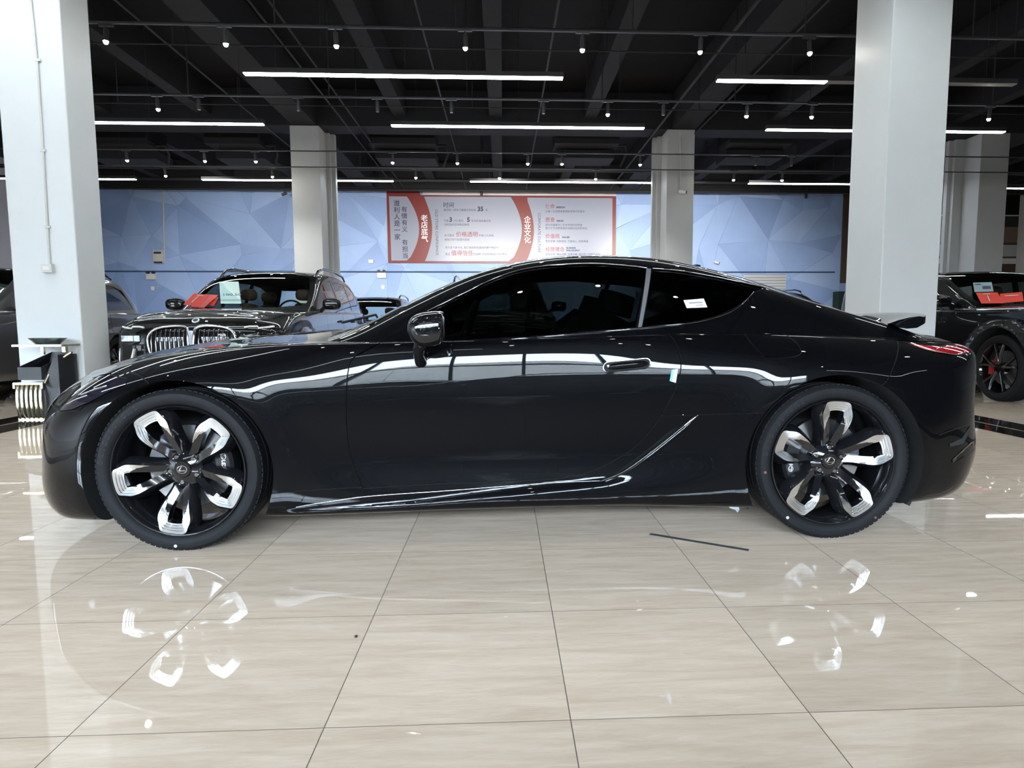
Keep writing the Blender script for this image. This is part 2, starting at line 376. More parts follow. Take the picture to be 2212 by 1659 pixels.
# conduit, clips and socket box on the left pillar
yf = P_Y-0.012
c = MB().tube([aty(62, -40, yf), aty(80, 130, yf), aty(93, 325, yf), aty(107, 572, yf)], 0.011, 8).build('conduit', M_lightgrey)
c.parent = pl; c.matrix_parent_inverse = Matrix.Translation(pl.location).inverted()
for v in (130, 325, 490):
    p = aty(80+(v-130)*0.061, v, yf)
    o = MB().box(p.x-0.02, p.x+0.035, yf-0.012, yf+0.01, p.z-0.012, p.z+0.012).build('pipe_clip', M_lightgrey); o.parent = pl; o.matrix_parent_inverse = Matrix.Translation(pl.location).inverted()
p = aty(106, 580, yf)
sb = MB().box(p.x-0.055, p.x+0.055, yf-0.045, yf+0.012, p.z-0.045, p.z+0.045, M_lightgrey)
sb.box(p.x-0.035, p.x+0.035, yf-0.048, yf-0.045, p.z-0.02, p.z+0.02, M_white2)
o = sb.build('socket_box'); tag(o, 'small white socket box at the end of the conduit on left pillar', 'socket')
# conduit and camera on the far right pillar
yf2 = G_Y-0.02
c = MB().tube([aty(1469, 283, yf2), aty(1470, 350, yf2), aty(1471, 408, yf2)], 0.012, 6).build('conduit', M_lightgrey); c.parent = f2; c.matrix_parent_inverse = Matrix.Translation(f2.location).inverted()
def camera_unit(p, label, wallx=0):
    t = thing('security_camera', label, 'camera', p)
    MB().lathe([(0.001, 0.0), (0.055, 0.0), (0.055, 0.02), (0.03, 0.05), (0.001, 0.05)], 16, 'Y').build('mount', M_white2, t, 40).rotation_euler = (PI, 0, 0)
    MB().tube([(0, -0.05, 0), (0.02, -0.09, -0.02)], 0.014).build('arm', M_white2, t, 40)
    MB().tube([(-0.05, -0.09, 0.0), (0.10, -0.17, -0.05)], 0.05, 16).build('housing', M_white2, t, 40)
    MB().tube([(0.10, -0.17, -0.05), (0.112, -0.176, -0.054)], 0.042, 16).build('lens', mat('black_lens', (0.01, 0.01, 0.01), 0.1), t, 40)
    return t
camera_unit(aty(1470, 414, G_Y), 'small white security camera on the far white pillar')
camera_unit(aty(1545, 566, WALL_Y-0.0), 'white security camera on the blue wall right of the board')
# vertical and horizontal conduits on the back wall
yw = WALL_Y-0.02
o = MB().tube([aty(352, 408, yw), aty(355, 567, yw)], 0.03, 6).build('wall_conduit', M_lightgrey); tag(o, 'vertical white conduit down the blue wall to an electric box', 'conduit')
o = MB().tube([aty(150, 586, yw), aty(640, 587, yw), aty(1200, 588, yw), aty(1803, 588, yw)], 0.028, 6).build('wall_conduit', mat('dark_blue_trim', (0.05, 0.09, 0.18), 0.4)); tag(o, 'long thin dark horizontal line of trunking across the blue wall', 'conduit')
def wall_box(u, v, w, hh, d, name, label, cat, m):
    p = aty(u, v, WALL_Y); return tag(MB().box(p.x-w/2, p.x+w/2, WALL_Y-d, WALL_Y-0.001, p.z-hh/2, p.z+hh/2).build(name, m), label, cat)
p = aty(345, 555, WALL_Y); t = thing('electric_box', 'grey electric box at the foot of the vertical conduit on blue wall', 'electric box', (p.x, WALL_Y, p.z))
MB().box(-0.17, 0.17, -0.14, -0.001, -0.24, 0.24).build('case', M_lightgrey, t)
MB().box(-0.13, 0.13, -0.15, -0.141, 0.10, 0.17).build('label_strip', M_frame, t); MB().box(-0.15, 0.15, -0.15, -0.141, -0.235, -0.18).build('bottom_strip', M_frame, t)
def emergency(u, v, label):
    p = aty(u, v, WALL_Y); t = thing('emergency_light', label, 'emergency light', (p.x, WALL_Y, p.z), group=None)
    MB().box(-0.16, 0.16, -0.10, -0.001, -0.12, 0.08).build('battery_case', M_white2, t)
    for s in (-1, 1):
        MB().tube([(s*0.09, -0.05, 0.08), (s*0.10, -0.06, 0.13)], 0.012).build('bracket', M_frame, t)
        MB().tube([(s*0.10-0.0, -0.03, 0.14), (s*0.10, -0.12, 0.14)], 0.05, 12).build('lamp_head', M_frame, t, 40)
    q = aty(u+2, v+26, WALL_Y); dz = q.z-p.z
    MB().box(-0.03, 0.09, -0.05, -0.001, dz-0.07, dz+0.07).build('socket', M_white2, t)
    MB().tube([(0.16, -0.02, -0.05), (0.22, -0.02, -0.2), (0.2, -0.02, dz), (0.09, -0.02, dz)], 0.008, 6).build('cable', M_lightgrey, t)
    return t
emergency(328, 597, 'twin-head emergency light on blue wall left of the large black SUV')
emergency(825, 594, 'twin-head emergency light on blue wall below the left end of board')
o = wall_box(802, 565, 0.18, 0.13, 0.08, 'wall_speaker', 'small white wall box left of the board bottom corner', 'wall box', M_white2)
# roller grille low on the wall, right
p0 = aty(1606, 592, WALL_Y); p1 = aty(1696, 640, WALL_Y)
mb = MB().box(p0.x, p1.x, WALL_Y-0.03, WALL_Y-0.001, 0.6, p0.z, M_lightgrey)
z = 0.65
while z < p0.z-0.03: mb.box(p0.x+0.03, p1.x-0.03, WALL_Y-0.05, WALL_Y-0.03, z, z+0.035, mat('grille_blue_grey', (0.33, 0.38, 0.5), 0.5)); z += 0.11
tag(mb.build('ventilation_grille'), 'wide louvred ventilation grille low on the blue wall', 'grille')
g0 = aty(1812, 630, WALL_Y-0.3)
tag(MB().box(g0.x-0.1, g0.x+0.5, WALL_Y-0.5, WALL_Y-0.06, 0, g0.z).build('cabinet', mat('dark_green_cabinet', (0.01, 0.03, 0.012), 0.5)), 'dark green cabinet against the wall beside the right white pillar', 'cabinet')
# ---- the wall board
BY = WALL_Y-0.06
M_bred = mat('board_red', (0.20, 0.022, 0.018), 0.35)
M_bwhite = mat('board_white', (0.31, 0.335, 0.43), 0.3)
M_bedge = mat('board_silver_edge', (0.72, 0.66, 0.68), 0.3)
M_tdark = mat('board_ink_blue', (0.05, 0.05, 0.12), 0.5); M_tred = mat('board_ink_red', (0.28, 0.06, 0.07), 0.5); M_twhite = mat('board_letters_white', (0.9, 0.9, 0.92), 0.4)
A = aty(835, 415, BY); B = aty(1331, 423, BY); C = aty(835, 568, BY)
bx0, bx1, bz1, bz0 = A.x, B.x, (A.z+B.z)/2+0.02, C.z
BW, BH = bx1-bx0, bz1-bz0; S_ = BW/496.0        # board units: one photo pixel wide
bd = thing('wall_board', 'large red and white wall board of Chinese company slogans on the blue wall', 'board', (bx0, BY, bz0))
def bp(u, v): return ((u-835)*S_, (568-v)*S_)       # board plane (x,z)
MB().box(0, BW, 0.0, 0.055, 0, bp(0, 424)[1]).build('red_panel', M_bred, bd)
MB().prism([bp(835, 424), bp(908, 424), bp(903, 415), bp(835, 415)], 0.0, 0.055).build('red_tab', M_bred, bd)
MB().box(bp(912, 0)[0], BW, 0.01, 0.055, bp(0, 423)[1], bp(0, 414)[1]).build('silver_top_strip', M_bedge, bd)
def arc(cx, cy, r, a0, a1, n=18): return [(cx+r*math.cos(math.radians(a0+(a1-a0)*i/n)), cy-r*math.sin(math.radians(a0+(a1-a0)*i/n))) for i in range(n+1)]
def panel(pts, y=-0.012):
    MB().prism([bp(*q) for q in pts][::-1], y, -0.001).build('white_panel', M_bwhite, bd)
panel([(840, 427), (878, 427)]+[(878+25*math.sin(PI*i/16.0)**0.9+ (0)*i/16.0, 427+(563-427)*i/16.0) for i in range(1, 16)]+[(875, 563), (842, 563)])
panel([(915, 427), (1101, 427)]+[(1101+24*math.sin(PI*i/16.0)**0.9, 427+(564-427)*i/16.0) for i in range(1, 16)]+[(1095, 564), (914, 564)]+[(914+17*math.sin(PI*i/16.0)**0.9, 564-(564-427)*i/16.0) for i in range(1, 16)])
panel([(1137, 428), (1323, 428), (1323, 566), (1132, 566)]+[(1134+17*math.sin(PI*i/16.0)**0.9, 566-(566-428)*i/16.0) for i in range(1, 16)])
def btext(name, s, u, v, hpx, m, rot=0, thick=0.0, sp=1.0, al='LEFT', y=-0.016):
    x, z = bp(u, v); ca, sa = math.cos(rot), math.sin(rot)
    Mx = frame_m((x, y, z), (ca, 0, sa), (-sa, 0, ca)); return text(name, s, hpx*S_, m, bd, Mx, 0.001, al, thick, sp)
def vtext(name, s, u, v, hpx, step, m, thick=0.0):
    for i, ch in enumerate(s):
        if ch != ' ': btext(name, ch, u, v+i*step, hpx, m, 0, thick, 1.0, 'CENTER')
vtext('red_band_lettering', '老店底气', 914.5, 478, 15, 14.6, M_twhite, 0.003)
vtext('red_band_lettering', '企业文化', 1137, 480, 15, 14.6, M_twhite, 0.003)
vtext('calligraphy', '溢利人是一家', 856, 446, 13.5, 14.3, M_tdark, 0.003)
vtext('calligraphy', '有情有义 有担当', 872, 459, 13.0, 14.0, M_tdark, 0.003)
btext('vertical_english', 'OLD STORE CONFIDENCE', 938, 454, 8.2, M_tdark, -PI/2, 0.0, 1.0)
btext('vertical_english', 'CORPORATE CULTURE', 1160, 460, 8.2, M_tdark, -PI/2, 0.0, 1.0)
for s, u, v, hp, m_, th in (('时间', 955, 449, 12, M_tdark, 0.002), ('是检验一家车行最真实的标准', 956, 457, 5.4, M_tdark, 0), ('35', 1029, 457, 13, M_tdark, 0.01), ('年', 1046, 457, 5.4, M_tdark, 0),
    ('只做', 956, 480, 5.4, M_tdark, 0), ('3', 968, 480, 13, M_tdark, 0.01), ('万公里内', 977, 480, 5.4, M_tdark, 0), ('5', 1006, 480, 13, M_tdark, 0.01), ('年内的准新豪华车', 1015, 480, 5.4, M_tdark, 0),
    ('溢利始终坚持精品路线', 957, 488, 5.4, M_tdark, 0), ('车况真实', 957, 511, 5.4, M_tdark, 0), ('价格透明', 982, 511, 12, M_tred, 0.001), ('不做三头承诺', 1031, 511, 5.4, M_tdark, 0),
    ('是我们车行经营的底线', 957, 520, 5.4, M_tdark, 0), ('车行走千家文化, 我们选择的标准始终更严格因为', 958, 537, 5.4, M_tdark, 0), ('真正', 958, 551, 5.4, M_tdark, 0), ('值得信任', 971, 551, 12, M_tred, 0.001), ('的品牌, 永远经得起时间的考验。', 1019, 551, 5.4, M_tdark, 0),
    ('使命', 1176, 450, 10.5, M_tred, 0.001), ('MISSION', 1200, 450, 5, M_tdark, 0.004), ('让每一位消费者都拥有梦想中的豪车', 1176, 459, 5.4, M_tdark, 0),
    ('愿景', 1176, 479, 10.5, M_tred, 0.001), ('VISION', 1200, 479, 5, M_tdark, 0.004), ('成为中国豪华二手车市场的领导者', 1176, 488, 5.4, M_tdark, 0), ('致力于为消费者提供卓越的品质和体验', 1176, 495, 5.4, M_tdark, 0),
    ('价值观', 1176, 514, 10.5, M_tred, 0.001), ('VALUES', 1212, 514, 5, M_tdark, 0.004), ('责任至尊, 创新高效, 可靠放心, 极致尊重', 1176, 523, 5.4, M_tdark, 0),
    ('经营理念', 1176, 542, 10.5, M_tred, 0.001), ('BUSINESS', 1222, 537, 5, M_tdark, 0.003), ('PHILOSOPHY', 1222, 542.5, 5, M_tdark, 0.003), ('诚信经营, 精益求精, 互惠共赢, 客户至上的服务方针', 1176, 551, 5.4, M_tdark, 0)):
    btext('line_of_text', s, u, v, hp*1.0, m_, 0, th)
# ================================================================== LAMPS, PIPES, AIR UNITS
M_lamp = mat('linear_lamp_glow', (0.9, 0.9, 0.9), 0.5, emit=(0.88, 0.97, 1.0), estr=10.0)
M_lampoff = mat('linear_lamp_unlit', (0.30, 0.28, 0.27), 0.5)
M_house_l = mat('lamp_housing_black', (0.02, 0.02, 0.022), 0.4)
LZ = 4.72
def linear(x0, x1, y, label, lit=(0, 1), group=None, z=LZ):
    t = thing('linear_lamp', label, 'ceiling lamp', ((x0+x1)/2, y, z), group=group); hw = (x1-x0)/2
    MB().box(-hw, hw, -0.055, 0.055, 0.004, 0.075).build('housing', M_house_l, t)
    a = -hw+0.01+(2*hw-0.02)*lit[0]; b = -hw+0.01+(2*hw-0.02)*lit[1]
    MB().box(a, b, -0.05, 0.05, -0.012, 0.004).build('diffuser', M_lamp, t)
    if b < hw-0.05: MB().box(b+0.001, hw-0.01, -0.05, 0.05, -0.012, 0.004).build('unlit_diffuser', M_lampoff, t)
    for s in (-0.8, 0.0, 0.8): MB().tube([(s*hw, 0, 0.07), (s*hw, 0, ZSLAB-z-.004)], 0.004, 5).build('suspension_wire', M_pipe, t)
    return t
def lx(u, v, z=LZ): return onz(u, v, z).x
Y1, Y2, Y4 = 10.1, 12.53, 17.85
Z4 = CAM_H+(LZ-CAM_H)*Y4/17.2
linear(lx(527, 160), lx(1217, 168), Y1, 'long lit linear lamp hanging nearest, above the black coupe roof')
linear(lx(1549, 173), 8.11, Y1, 'linear lamp with unlit right part, crossing behind the right white pillar', (0, 0.36))
linear(-8.6, lx(571, 269), Y2, 'lit linear lamp beside the left white pillar in second row')
linear(lx(845, 272), lx(1392, 277), Y2, 'lit linear lamp in the second row, above the wall board')
linear(lx(1656, 279), 9.9, Y2, 'lit linear lamp in second row, passing behind the right white pillar')
linear(-13.4, lx(293, 387, Z4), Y4, 'far lit linear lamp whose end shows beside left pillar', z=Z4)
linear(lx(440, 390, Z4), lx(850, 391, Z4), Y4, 'far lit linear lamp crossing behind the far left pillar', z=Z4)
linear(lx(1015, 392, Z4), lx(1409, 396, Z4)+0.2, Y4, 'far lit linear lamp just above the wall board', z=Z4)
linear(lx(1617, 396, Z4), 11.6, Y4, 'far lit linear lamp above the blue wall near right pillar', z=Z4)
linear(14.4, 17.4, Y4+0.4, 'far lit linear lamp whose tip shows at the right photo edge', z=Z4)
linear(-13.1, -8.3, Y1, 'lit linear lamp out of view at left, seen only mirrored in the floor')
for n_, (x0, y) in enumerate([(-8.45, 6.3), (-0.45, 6.3), (7.6, 7.95), (-5.2, 5.3), (5.4, 5.3), (-7.6, 2.9), (7.4, 2.9), (-5.2, -4.3), (5.4, -4.3)]):
    linear(x0, x0+4.8, y, 'linear lamp '+['just before the frame at left', 'just above the frame, tip near right pillar', 'beyond the right pillar, nearest row', 'in the row over the coupe, left', 'in the row over the coupe, right', 'over the front wheel side', 'over the rear wheel side', 'nearest the street windows, left', 'nearest the street windows, right'][n_], group='linear lamps overhead, out of the photo')
# track spots
M_spot = mat('spot_lamp_glow', (1, 1, 1), 0.5, emit=(1.0, 0.96, 0.86), estr=110.0)
M_spotdim = mat('spot_lamp_off_face', (0.55, 0.55, 0.55), 0.3)
M_track = mat('track_black', (0.03, 0.03, 0.034), 0.45)
def spot_proto(bright):
    t = thing('track_spotlight', 'x', 'spotlight')
    MB().box(-0.09, 0.09, -0.018, 0.018, 0.13, 0.155).build('adapter', M_track, t)
    MB().tube([(0, 0, 0.13), (0, 0, 0.09)], 0.012, 8).build('stem', M_track, t)
    MB().lathe([(0.001, 0.10), (0.028, 0.10), (0.030, 0.095), (0.030, -0.065), (0.027, -0.065), (0.027, -0.055), (0.001, -0.055)], 20).build('barrel', M_track, t, 35)
    MB().lathe([(0.001, -0.098), (0.016, -0.094), (0.027, -0.080), (0.031, -0.062), (0.027, -0.058)] if bright else [(0.001, -0.07), (0.022, -0.069), (0.027, -0.06)], 16).build('lens', M_spot if bright else M_spotdim, t, 60)
    return t
pb, pd_ = spot_proto(True), spot_proto(False); used = set()
SPZ = 4.62
r1 = onz(1005, 92, SPZ).y; r2 = onz(1174, 237, SPZ).y; r3 = onz(1140, 347, SPZ).y; r4 = onz(1079, 379, SPZ).y
def spot(u, v, z, bright, label, group, tilt=0, rz=0, xy=None, beam=0, aim=(1, -.5), ry=None):
    p = onz(u, v, z) if xy is None else Vector((*xy, z))
    if ry: p = Vector((p.x*ry/p.y, ry, z))
    src = pb if bright else pd_
    if bright in used: o = dup(src, p, rz, label, group)
    else: used.add(bright); o = src; o.location = p; o['label'] = label; o['group'] = group
    o.rotation_euler = (tilt, 0.0, rz)
    if bright and xy is None and beam:
        l = bpy.data.lights.new('spot_beam', 'SPOT'); l.energy = beam; l.spot_size = 1.5; l.spot_blend = 0.8; l.shadow_soft_size = 0.05; l.color = (1.0, .97, .90)
        b = bpy.data.objects.new('spot_beam', l); COL.objects.link(b); b.location = p+Vector((0, 0.05, -.13)); b.rotation_euler = Vector((0, aim[0], aim[1])).to_track_quat('-Z', 'Y').to_euler()
    return o
G1, G2, G3, G4 = 'track spotlights on the nearest rail', 'track spotlights on the second rail', 'small spotlights on the third rail', 'bright spotlights on the far rail'
n1 = ['beside the left white pillar', 'above left end of the first linear lamp', 'left of the middle ceiling beam', 'right of the middle ceiling beam', 'above right end of first linear lamp', 'between the two nearest linear lamps', 'beside the right white pillar']
for i, (u, v) in enumerate([(229, 84), (487, 92), (726, 92), (1005, 92), (1258, 95), (1513, 99), (1749, 104)]):
    spot(u, v, SPZ, True, 'lit black track spotlight on the nearest rail, '+n1[i], G1, tilt=-0.12 if i in (0, 6) else 0.12, ry=r1)
for u, v, b, l in [(341, 231, 1, 'lit tube spotlight on second rail near the left pillar'), (430, 236, 0, 'unlit tilted tube spotlight on second rail, pale end, above left lamp'), (644, 230, 0, 'unlit spotlight on second rail directly before the far left pillar'), (815, 230, 0, 'unlit tube spotlight on second rail left of the middle beam'), (975, 232, 0, 'unlit tube spotlight on second rail just before the middle beam'), (1174, 234, 0, 'unlit tube spotlight on second rail right of the middle beam'), (1313, 243, 1, 'lit spotlight on second rail above the board right end'), (1433, 238, 0, 'unlit tube spotlight on second rail before the far right pillar'), (1613, 245, 1, 'lit spotlight on second rail between far pillar and right white pillar'), (1754, 245, 1, 'lit tube spotlight on second rail close to right white pillar'), (2137, 249, 1, 'lit spotlight on second rail right of the right white pillar')]:
    spot(u, v, SPZ, bool(b), l, G2, tilt=0.12 if b else 0.06, ry=r2)
for i, (u, v) in enumerate([(274, 342), (442, 342), (552, 343), (848, 346), (988, 346), (1140, 347), (1214, 347), (1383, 348)]):
    spot(u, v, SPZ, True, 'small lit spotlight on third rail, '+['nearest the left pillar', 'second from the left pillar', 'left of far left pillar', 'above the left end of the board', 'above the old-store column of the board', 'paired left above the board centre', 'paired right above the board centre', 'left of the far right pillar'][i], G3, tilt=0.12, beam=60, aim=(.6, -1), ry=r3)
for u, v, l in ((1632, 348, 'dim spotlight on third rail just right of far right pillar'), (1710, 348, 'dim spotlight on third rail, nearer the right white pillar')): spot(u, v, SPZ, False, l, G3, ry=r3)
for i, (u, v) in enumerate([(357, 374), (588, 376), (898, 375), (1079, 379), (1287, 379), (1585, 379), (1690, 380)]):
    spot(u, v, SPZ, True, 'bright far spotlight, '+['left of the far linear lamp gap', 'beside the far left pillar', 'above the left end of the board', 'above the board centre', 'above right end of the board', 'right of the far right pillar, first', 'near the right white pillar'][i], G4, tilt=0.15, beam=0 if i == 1 else 330, aim=(1, -.33), ry=r4)
for i, (u, v) in enumerate([(612, 421), (1040, 418), (1741, 424)]):
    p = aty(u, v, WALL_Y-0.8); t = thing('wall_spotlight', ['small black spotlight tilted at the wall left of far pillar', 'small black spotlight hanging over the board top edge', 'small black spotlight hanging over the right end of the blue wall'][i], 'spotlight', p)
    MB().tube([(-0.05, 0, 0.0), (0.12, 0, 0.07)] if i == 0 else [(0, 0, -0.08), (0, 0, 0.09)], 0.05, 12).build('barrel', M_track, t, 40)
    MB().tube([(0.04, 0, 0.05), (0.04, 0, 5.94-p.z)], 0.012, 6).build('stem', M_track, t)
# spotlights over and behind the viewer (their glints show on the coupe)
for y, xs in ((5.4, (-4.6, -2.3, .1, 2.4, 4.7)), (1.8, (-4.3, -2.2, -1.15, -.06, 1.03, 2.08, 3.2, 5.0)), (-1.8, (-4.4, -2.1, .02, 1.45, 1.85, 4.2))):
    for i, x in enumerate(xs): spot(0, 0, SPZ, True, 'lit spotlight '+{5.4: 'on the rail above the coupe', 1.8: 'on the rail above the viewer', -1.8: 'on the rail behind the viewer'}[y]+', '+['first', 'second', 'third', 'fourth', 'fifth', 'sixth', 'seventh', 'eighth'][i]+' from left', 'spotlights overhead, out of the photo', xy=(x, y), tilt=0.05)
def zrail(y): return SPZ+0.155
def rail(y, label, x0=-15.5, x1=19.5): 
    o = MB().box(x0, x1, y-0.017, y+0.017, SPZ+0.155, SPZ+0.175).build('track_rail', M_track); return tag(o, label, 'track rail')
rail(r1, 'nearest dark track rail carrying spotlights, running across the ceiling'); rail(r2, 'second dark track rail carrying mostly unlit tube spotlights')
rail(r3, 'third dark track rail with small bright spotlights'); rail(r4, 'farthest dark track rail carrying bright spotlights')
for y, l in ((5.4, 'dark track rail above the coupe, out of view'), (1.8, 'dark track rail straight above the viewer'), (-1.8, 'dark track rail behind the viewer')): rail(y, l)['group'] = 'rails overhead, out of the photo'
# ceiling pipes along x, with hangers
def pipe(y, z, r, label, x0=-15.8, x1=19.8, hang=2.4):
    t = thing('ceiling_pipe', label, 'pipe', (0, y, z)); MB().tube([(x0, 0, 0), (x1, 0, 0)], r, 10).build('pipe', M_pipe, t, 40)
    x = x0+0.8
    while x < x1: MB().tube([(x, 0, r), (x, 0, ZSLAB-z)], 0.012, 5).build('hanger_rod', M_pipe, t); x += hang
    return t
q = onz(1005, 62, 4.95); pipe(q.y, 4.95, 0.024, 'thick dark pipe crossing nearest under the black ceiling')
q = onz(1005, 106, 5.6); pipe(q.y, 5.6, 0.012, 'thin dark pipe crossing just behind the nearest spotlights')
q = onz(1005, 213, 4.95); pipe(q.y, 4.95, 0.022, 'dark pipe crossing behind the first linear lamp')
q = onz(1005, 232, 5.5); pipe(q.y, 5.5, 0.012, 'thin dark pipe just above the second row of lamps')
pipe(G_Y+3.0, 5.62, 0.06, 'thick dark pipe beyond the far pillars, upper', hang=3.6)
pipe(G_Y+4.2, 5.55, 0.05, 'dark pipe beyond the far pillars, lower', hang=3.6)
pipe(G_Y+6.0, 5.62, 0.045, 'dark pipe close to the back wall', hang=3.6)
def ypipe(u0, v0, z, r, label, y0=FRONT_Y+0.2, y1=WALL_Y-0.6):
    p = onz(u0, v0, z); return tag(MB().tube([(p.x, y0, z), (p.x, y1, z)], r, 8).build('ceiling_pipe', M_pipe, None, 40), label, 'pipe')
ypipe(760, 250, 5.9, 0.018, 'thin pipe running towards the back wall left of the middle beam')
ypipe(950, 200, 5.85, 0.018, 'thin pipe running towards the back wall over the board')
ypipe(1190, 100, 5.85, 0.02, 'thin pipe running back, right of the middle beam')
ypipe(1560, 100, 5.85, 0.028, 'pipe running back towards the far right pillar')
ypipe(380, 110, 5.85, 0.02, 'thin pipe running back, near the left white pillar')
ypipe(560, 30, 5.85, 0.018, 'thin pipe running back above the large black SUV')
ypipe(1700, 90, 5.85, 0.018, 'thin pipe running back beside the right white pillar')
# air-handling units behind the far pillar line
def air_unit(u0, u1, label):
    y = G_Y+1.2; a = aty(u0, 300, y).x; b = aty(u1, 300, y).x; zt = aty(u0, 268, y).z; zm = aty(u0, 296, y).z; zb = aty(u0, 330, y+0.9).z
    t = thing('air_handling_unit', label, 'air unit', ((a+b)/2, y, zm)); hw = (b-a)/2
    MB().box(-hw, hw, 0.02, 1.0, 0.0, zt-zm).build('cabinet', M_ceil, t)
    f = MB()
    for (x0, x1, z0, z1) in ((-hw, hw, -0.03, 0.0), (-hw, hw, zt-zm-0.02, zt-zm+0.02), (-hw-0.02, -hw+0.02, 0, zt-zm), (hw-0.02, hw+0.02, 0, zt-zm)): f.box(x0, x1, -0.02, 0.02, z0, z1)
    f.build('front_frame', M_beam, t)
    MB().box(-hw, hw, 0.0, 0.85, -0.16, -0.031).build('lower_lip', M_beam, t)
    MB().box(-hw+0.08, hw-0.05, 0.5, 1.4, -0.42, -0.20).build('return_duct', M_beam, t)
    MB().tube([(hw, 0.4, -0.1), (hw+0.25, 0.4, -0.1), (hw+0.3, 0.5, -0.3), (hw+0.15, 0.7, -0.6)], 0.035, 8).build('pipework', M_pipe, t, 40)
    return t
air_unit(796, 940, 'dark ceiling air unit above the left half of the board')
air_unit(1199, 1338, 'dark ceiling air unit above the right half of the board')
air_unit(1577, 1713, 'dark ceiling air unit between far right pillar and right pillar')
air_unit(160, 318, 'dark ceiling air unit beside the left white pillar')
air_unit(440, 560, 'dark ceiling air unit left of the far left pillar')
# ================================================================== CAR BODY TOOLS
def bspl(P, n, wrap0=None, wrap1=None, iters=2):
    """smooth surface rows through control rows P [S,K,3] along axis 0; wrap0/1 mirror the ends across w=0"""
    P = np.asarray(P, float); T = P.copy()
    def ext(C):
        f = np.array([1, -1, 1.0])
        a = C[1]*f if wrap0 else 2*C[0]-C[1]; b = C[-2]*f if wrap1 else 2*C[-1]-C[-2]
        return np.concatenate([a[None], C, b[None]])
    for _ in range(iters):
        E = ext(T); S = (E[:-2]+4*E[1:-1]+E[2:])/6.0; T = T+(P-S)
        if wrap0: T[0, :, 1] = 0
        if wrap1: T[-1, :, 1] = 0
    E = ext(T); out = []
    for i in range(len(P)-1):
        for j in range(n+(1 if i == len(P)-2 else 0)):
            t = j/n; b = np.array([(1-t)**3, 3*t**3-6*t*t+4, -3*t**3+3*t*t+3*t+1, t**3])/6
            out.append((b[:, None, None]*E[i:i+4]).sum(0))
    return np.array(out)
def loft(P, nu, nv, wrap_t=(True, True), it=2):
    A = bspl(P, nu, wrap_t[0], wrap_t[1], it)                       # along the car
    B = bspl(np.transpose(A, (1, 0, 2)), nv, None, True, it)       # around the section, mirrored at the centre line
    return np.transpose(B, (1, 0, 2))                              # [U,V,3]
def grid_mesh(G, closed_bottom=True, shell=0.0, offset=0.0):
    """G half grid (x, w, z) -> full mesh (x, y=-w near side) mirrored; optional shell thickness"""
    U, V, _ = G.shape
    bm = bmesh.new()
    near = [[bm.verts.new((G[i, j, 0], -G[i, j, 1], G[i, j, 2])) for j in range(V)] for i in range(U)]
    far = [[near[i][j] if (j == V-1) else bm.verts.new((G[i, j, 0], G[i, j, 1], G[i, j, 2])) for j in range(V)] for i in range(U)]
    for g, fl in ((near, False), (far, True)):
        for i in range(U-1):
            for j in range(V-1):
                q = [g[i][j], g[i+1][j], g[i+1][j+1], g[i][j+1]]
                if fl: q = q[::-1]
                try: bm.faces.new(q)
                except ValueError: pass
    if closed_bottom:
        for i in range(U-1):
            try: bm.faces.new([near[i][0], far[i][0], far[i+1][0], near[i+1][0]])
            except ValueError: pass
        bmesh.ops.remove_doubles(bm, verts=bm.verts, dist=1e-5)
        bmesh.ops.dissolve_degenerate(bm, dist=1e-6, edges=bm.edges)
        bmesh.ops.holes_fill(bm, edges=[e for e in bm.edges if e.is_boundary], sides=0)
        bmesh.ops.recalc_face_normals(bm, faces=bm.faces)
    else:
        bmesh.ops.remove_doubles(bm, verts=bm.verts, dist=1e-5)
        bmesh.ops.recalc_face_normals(bm, faces=bm.faces)
        up = max(bm.faces, key=lambda f: f.calc_center_median().z)
        if up.normal.z < 0: bmesh.ops.reverse_faces(bm, faces=bm.faces)
    me = bpy.data.meshes.new('loft'); bm.normal_update()
    if not closed_bottom and (shell or offset):
        if offset:
            for v, d in [(v, v.normal.copy()) for v in bm.verts]: v.co -= d*offset
            bm.normal_update()
        if shell:
            inner = {}
            for v in list(bm.verts): inner[v] = bm.verts.new(v.co-v.normal*shell)
            fs = list(bm.faces); be = [e for e in bm.edges if e.is_boundary]
            for f in fs: bm.faces.new([inner[v] for v in reversed(f.verts)])
            for e in be:
                f = e.link_faces[0]; l = [l for l in f.loops if l.edge == e][0]
                a, b = l.vert, l.link_loop_next.vert
                bm.faces.new([b, a, inner[a], inner[b]])
    bm.to_mesh(me); bm.free(); me.polygons.foreach_set('use_smooth', [True]*len(me.polygons)); me.update()
    return me
class Ref:
    """keeps the smooth normals of an uncut surface so that cut panels mirror the room without facets"""
    def __init__(s, me):
        s.bvh = BVHTree.FromPolygons([v.co.copy() for v in me.vertices], [tuple(p.vertices) for p in me.polygons])
        s.co = [v.co.copy() for v in me.vertices]; s.no = [v.normal.copy() for v in me.vertices]; s.pv = [tuple(p.vertices) for p in me.polygons]
    def at(s, p):
        loc, n, idx, d = s.bvh.find_nearest(p)
        if loc is None: return None, None, 9
        vs = s.pv[idx]; ws = [1.0/max(1e-7, (s.co[i]-loc).length_squared)**1.0 for i in vs]
        if len(vs) == 4:
            # inverse bilinear weights by triangle areas
            a, b, c, e = [s.co[i] for i in vs]
            def ar(p, q, r): return (q-p).cross(r-p).length+1e-12
            A1, A2, A3, A4 = ar(loc, a, b), ar(loc, b, c), ar(loc, c, e), ar(loc, e, a)
            u = A4/(A4+A2); v = A1/(A1+A3); ws = [(1-u)*(1-v), u*(1-v), u*v, (1-u)*v]
        nn = Vector((0, 0, 0))
        for w_, i in zip(ws, vs): nn += s.no[i]*w_
        return nn.normalized(), loc, d
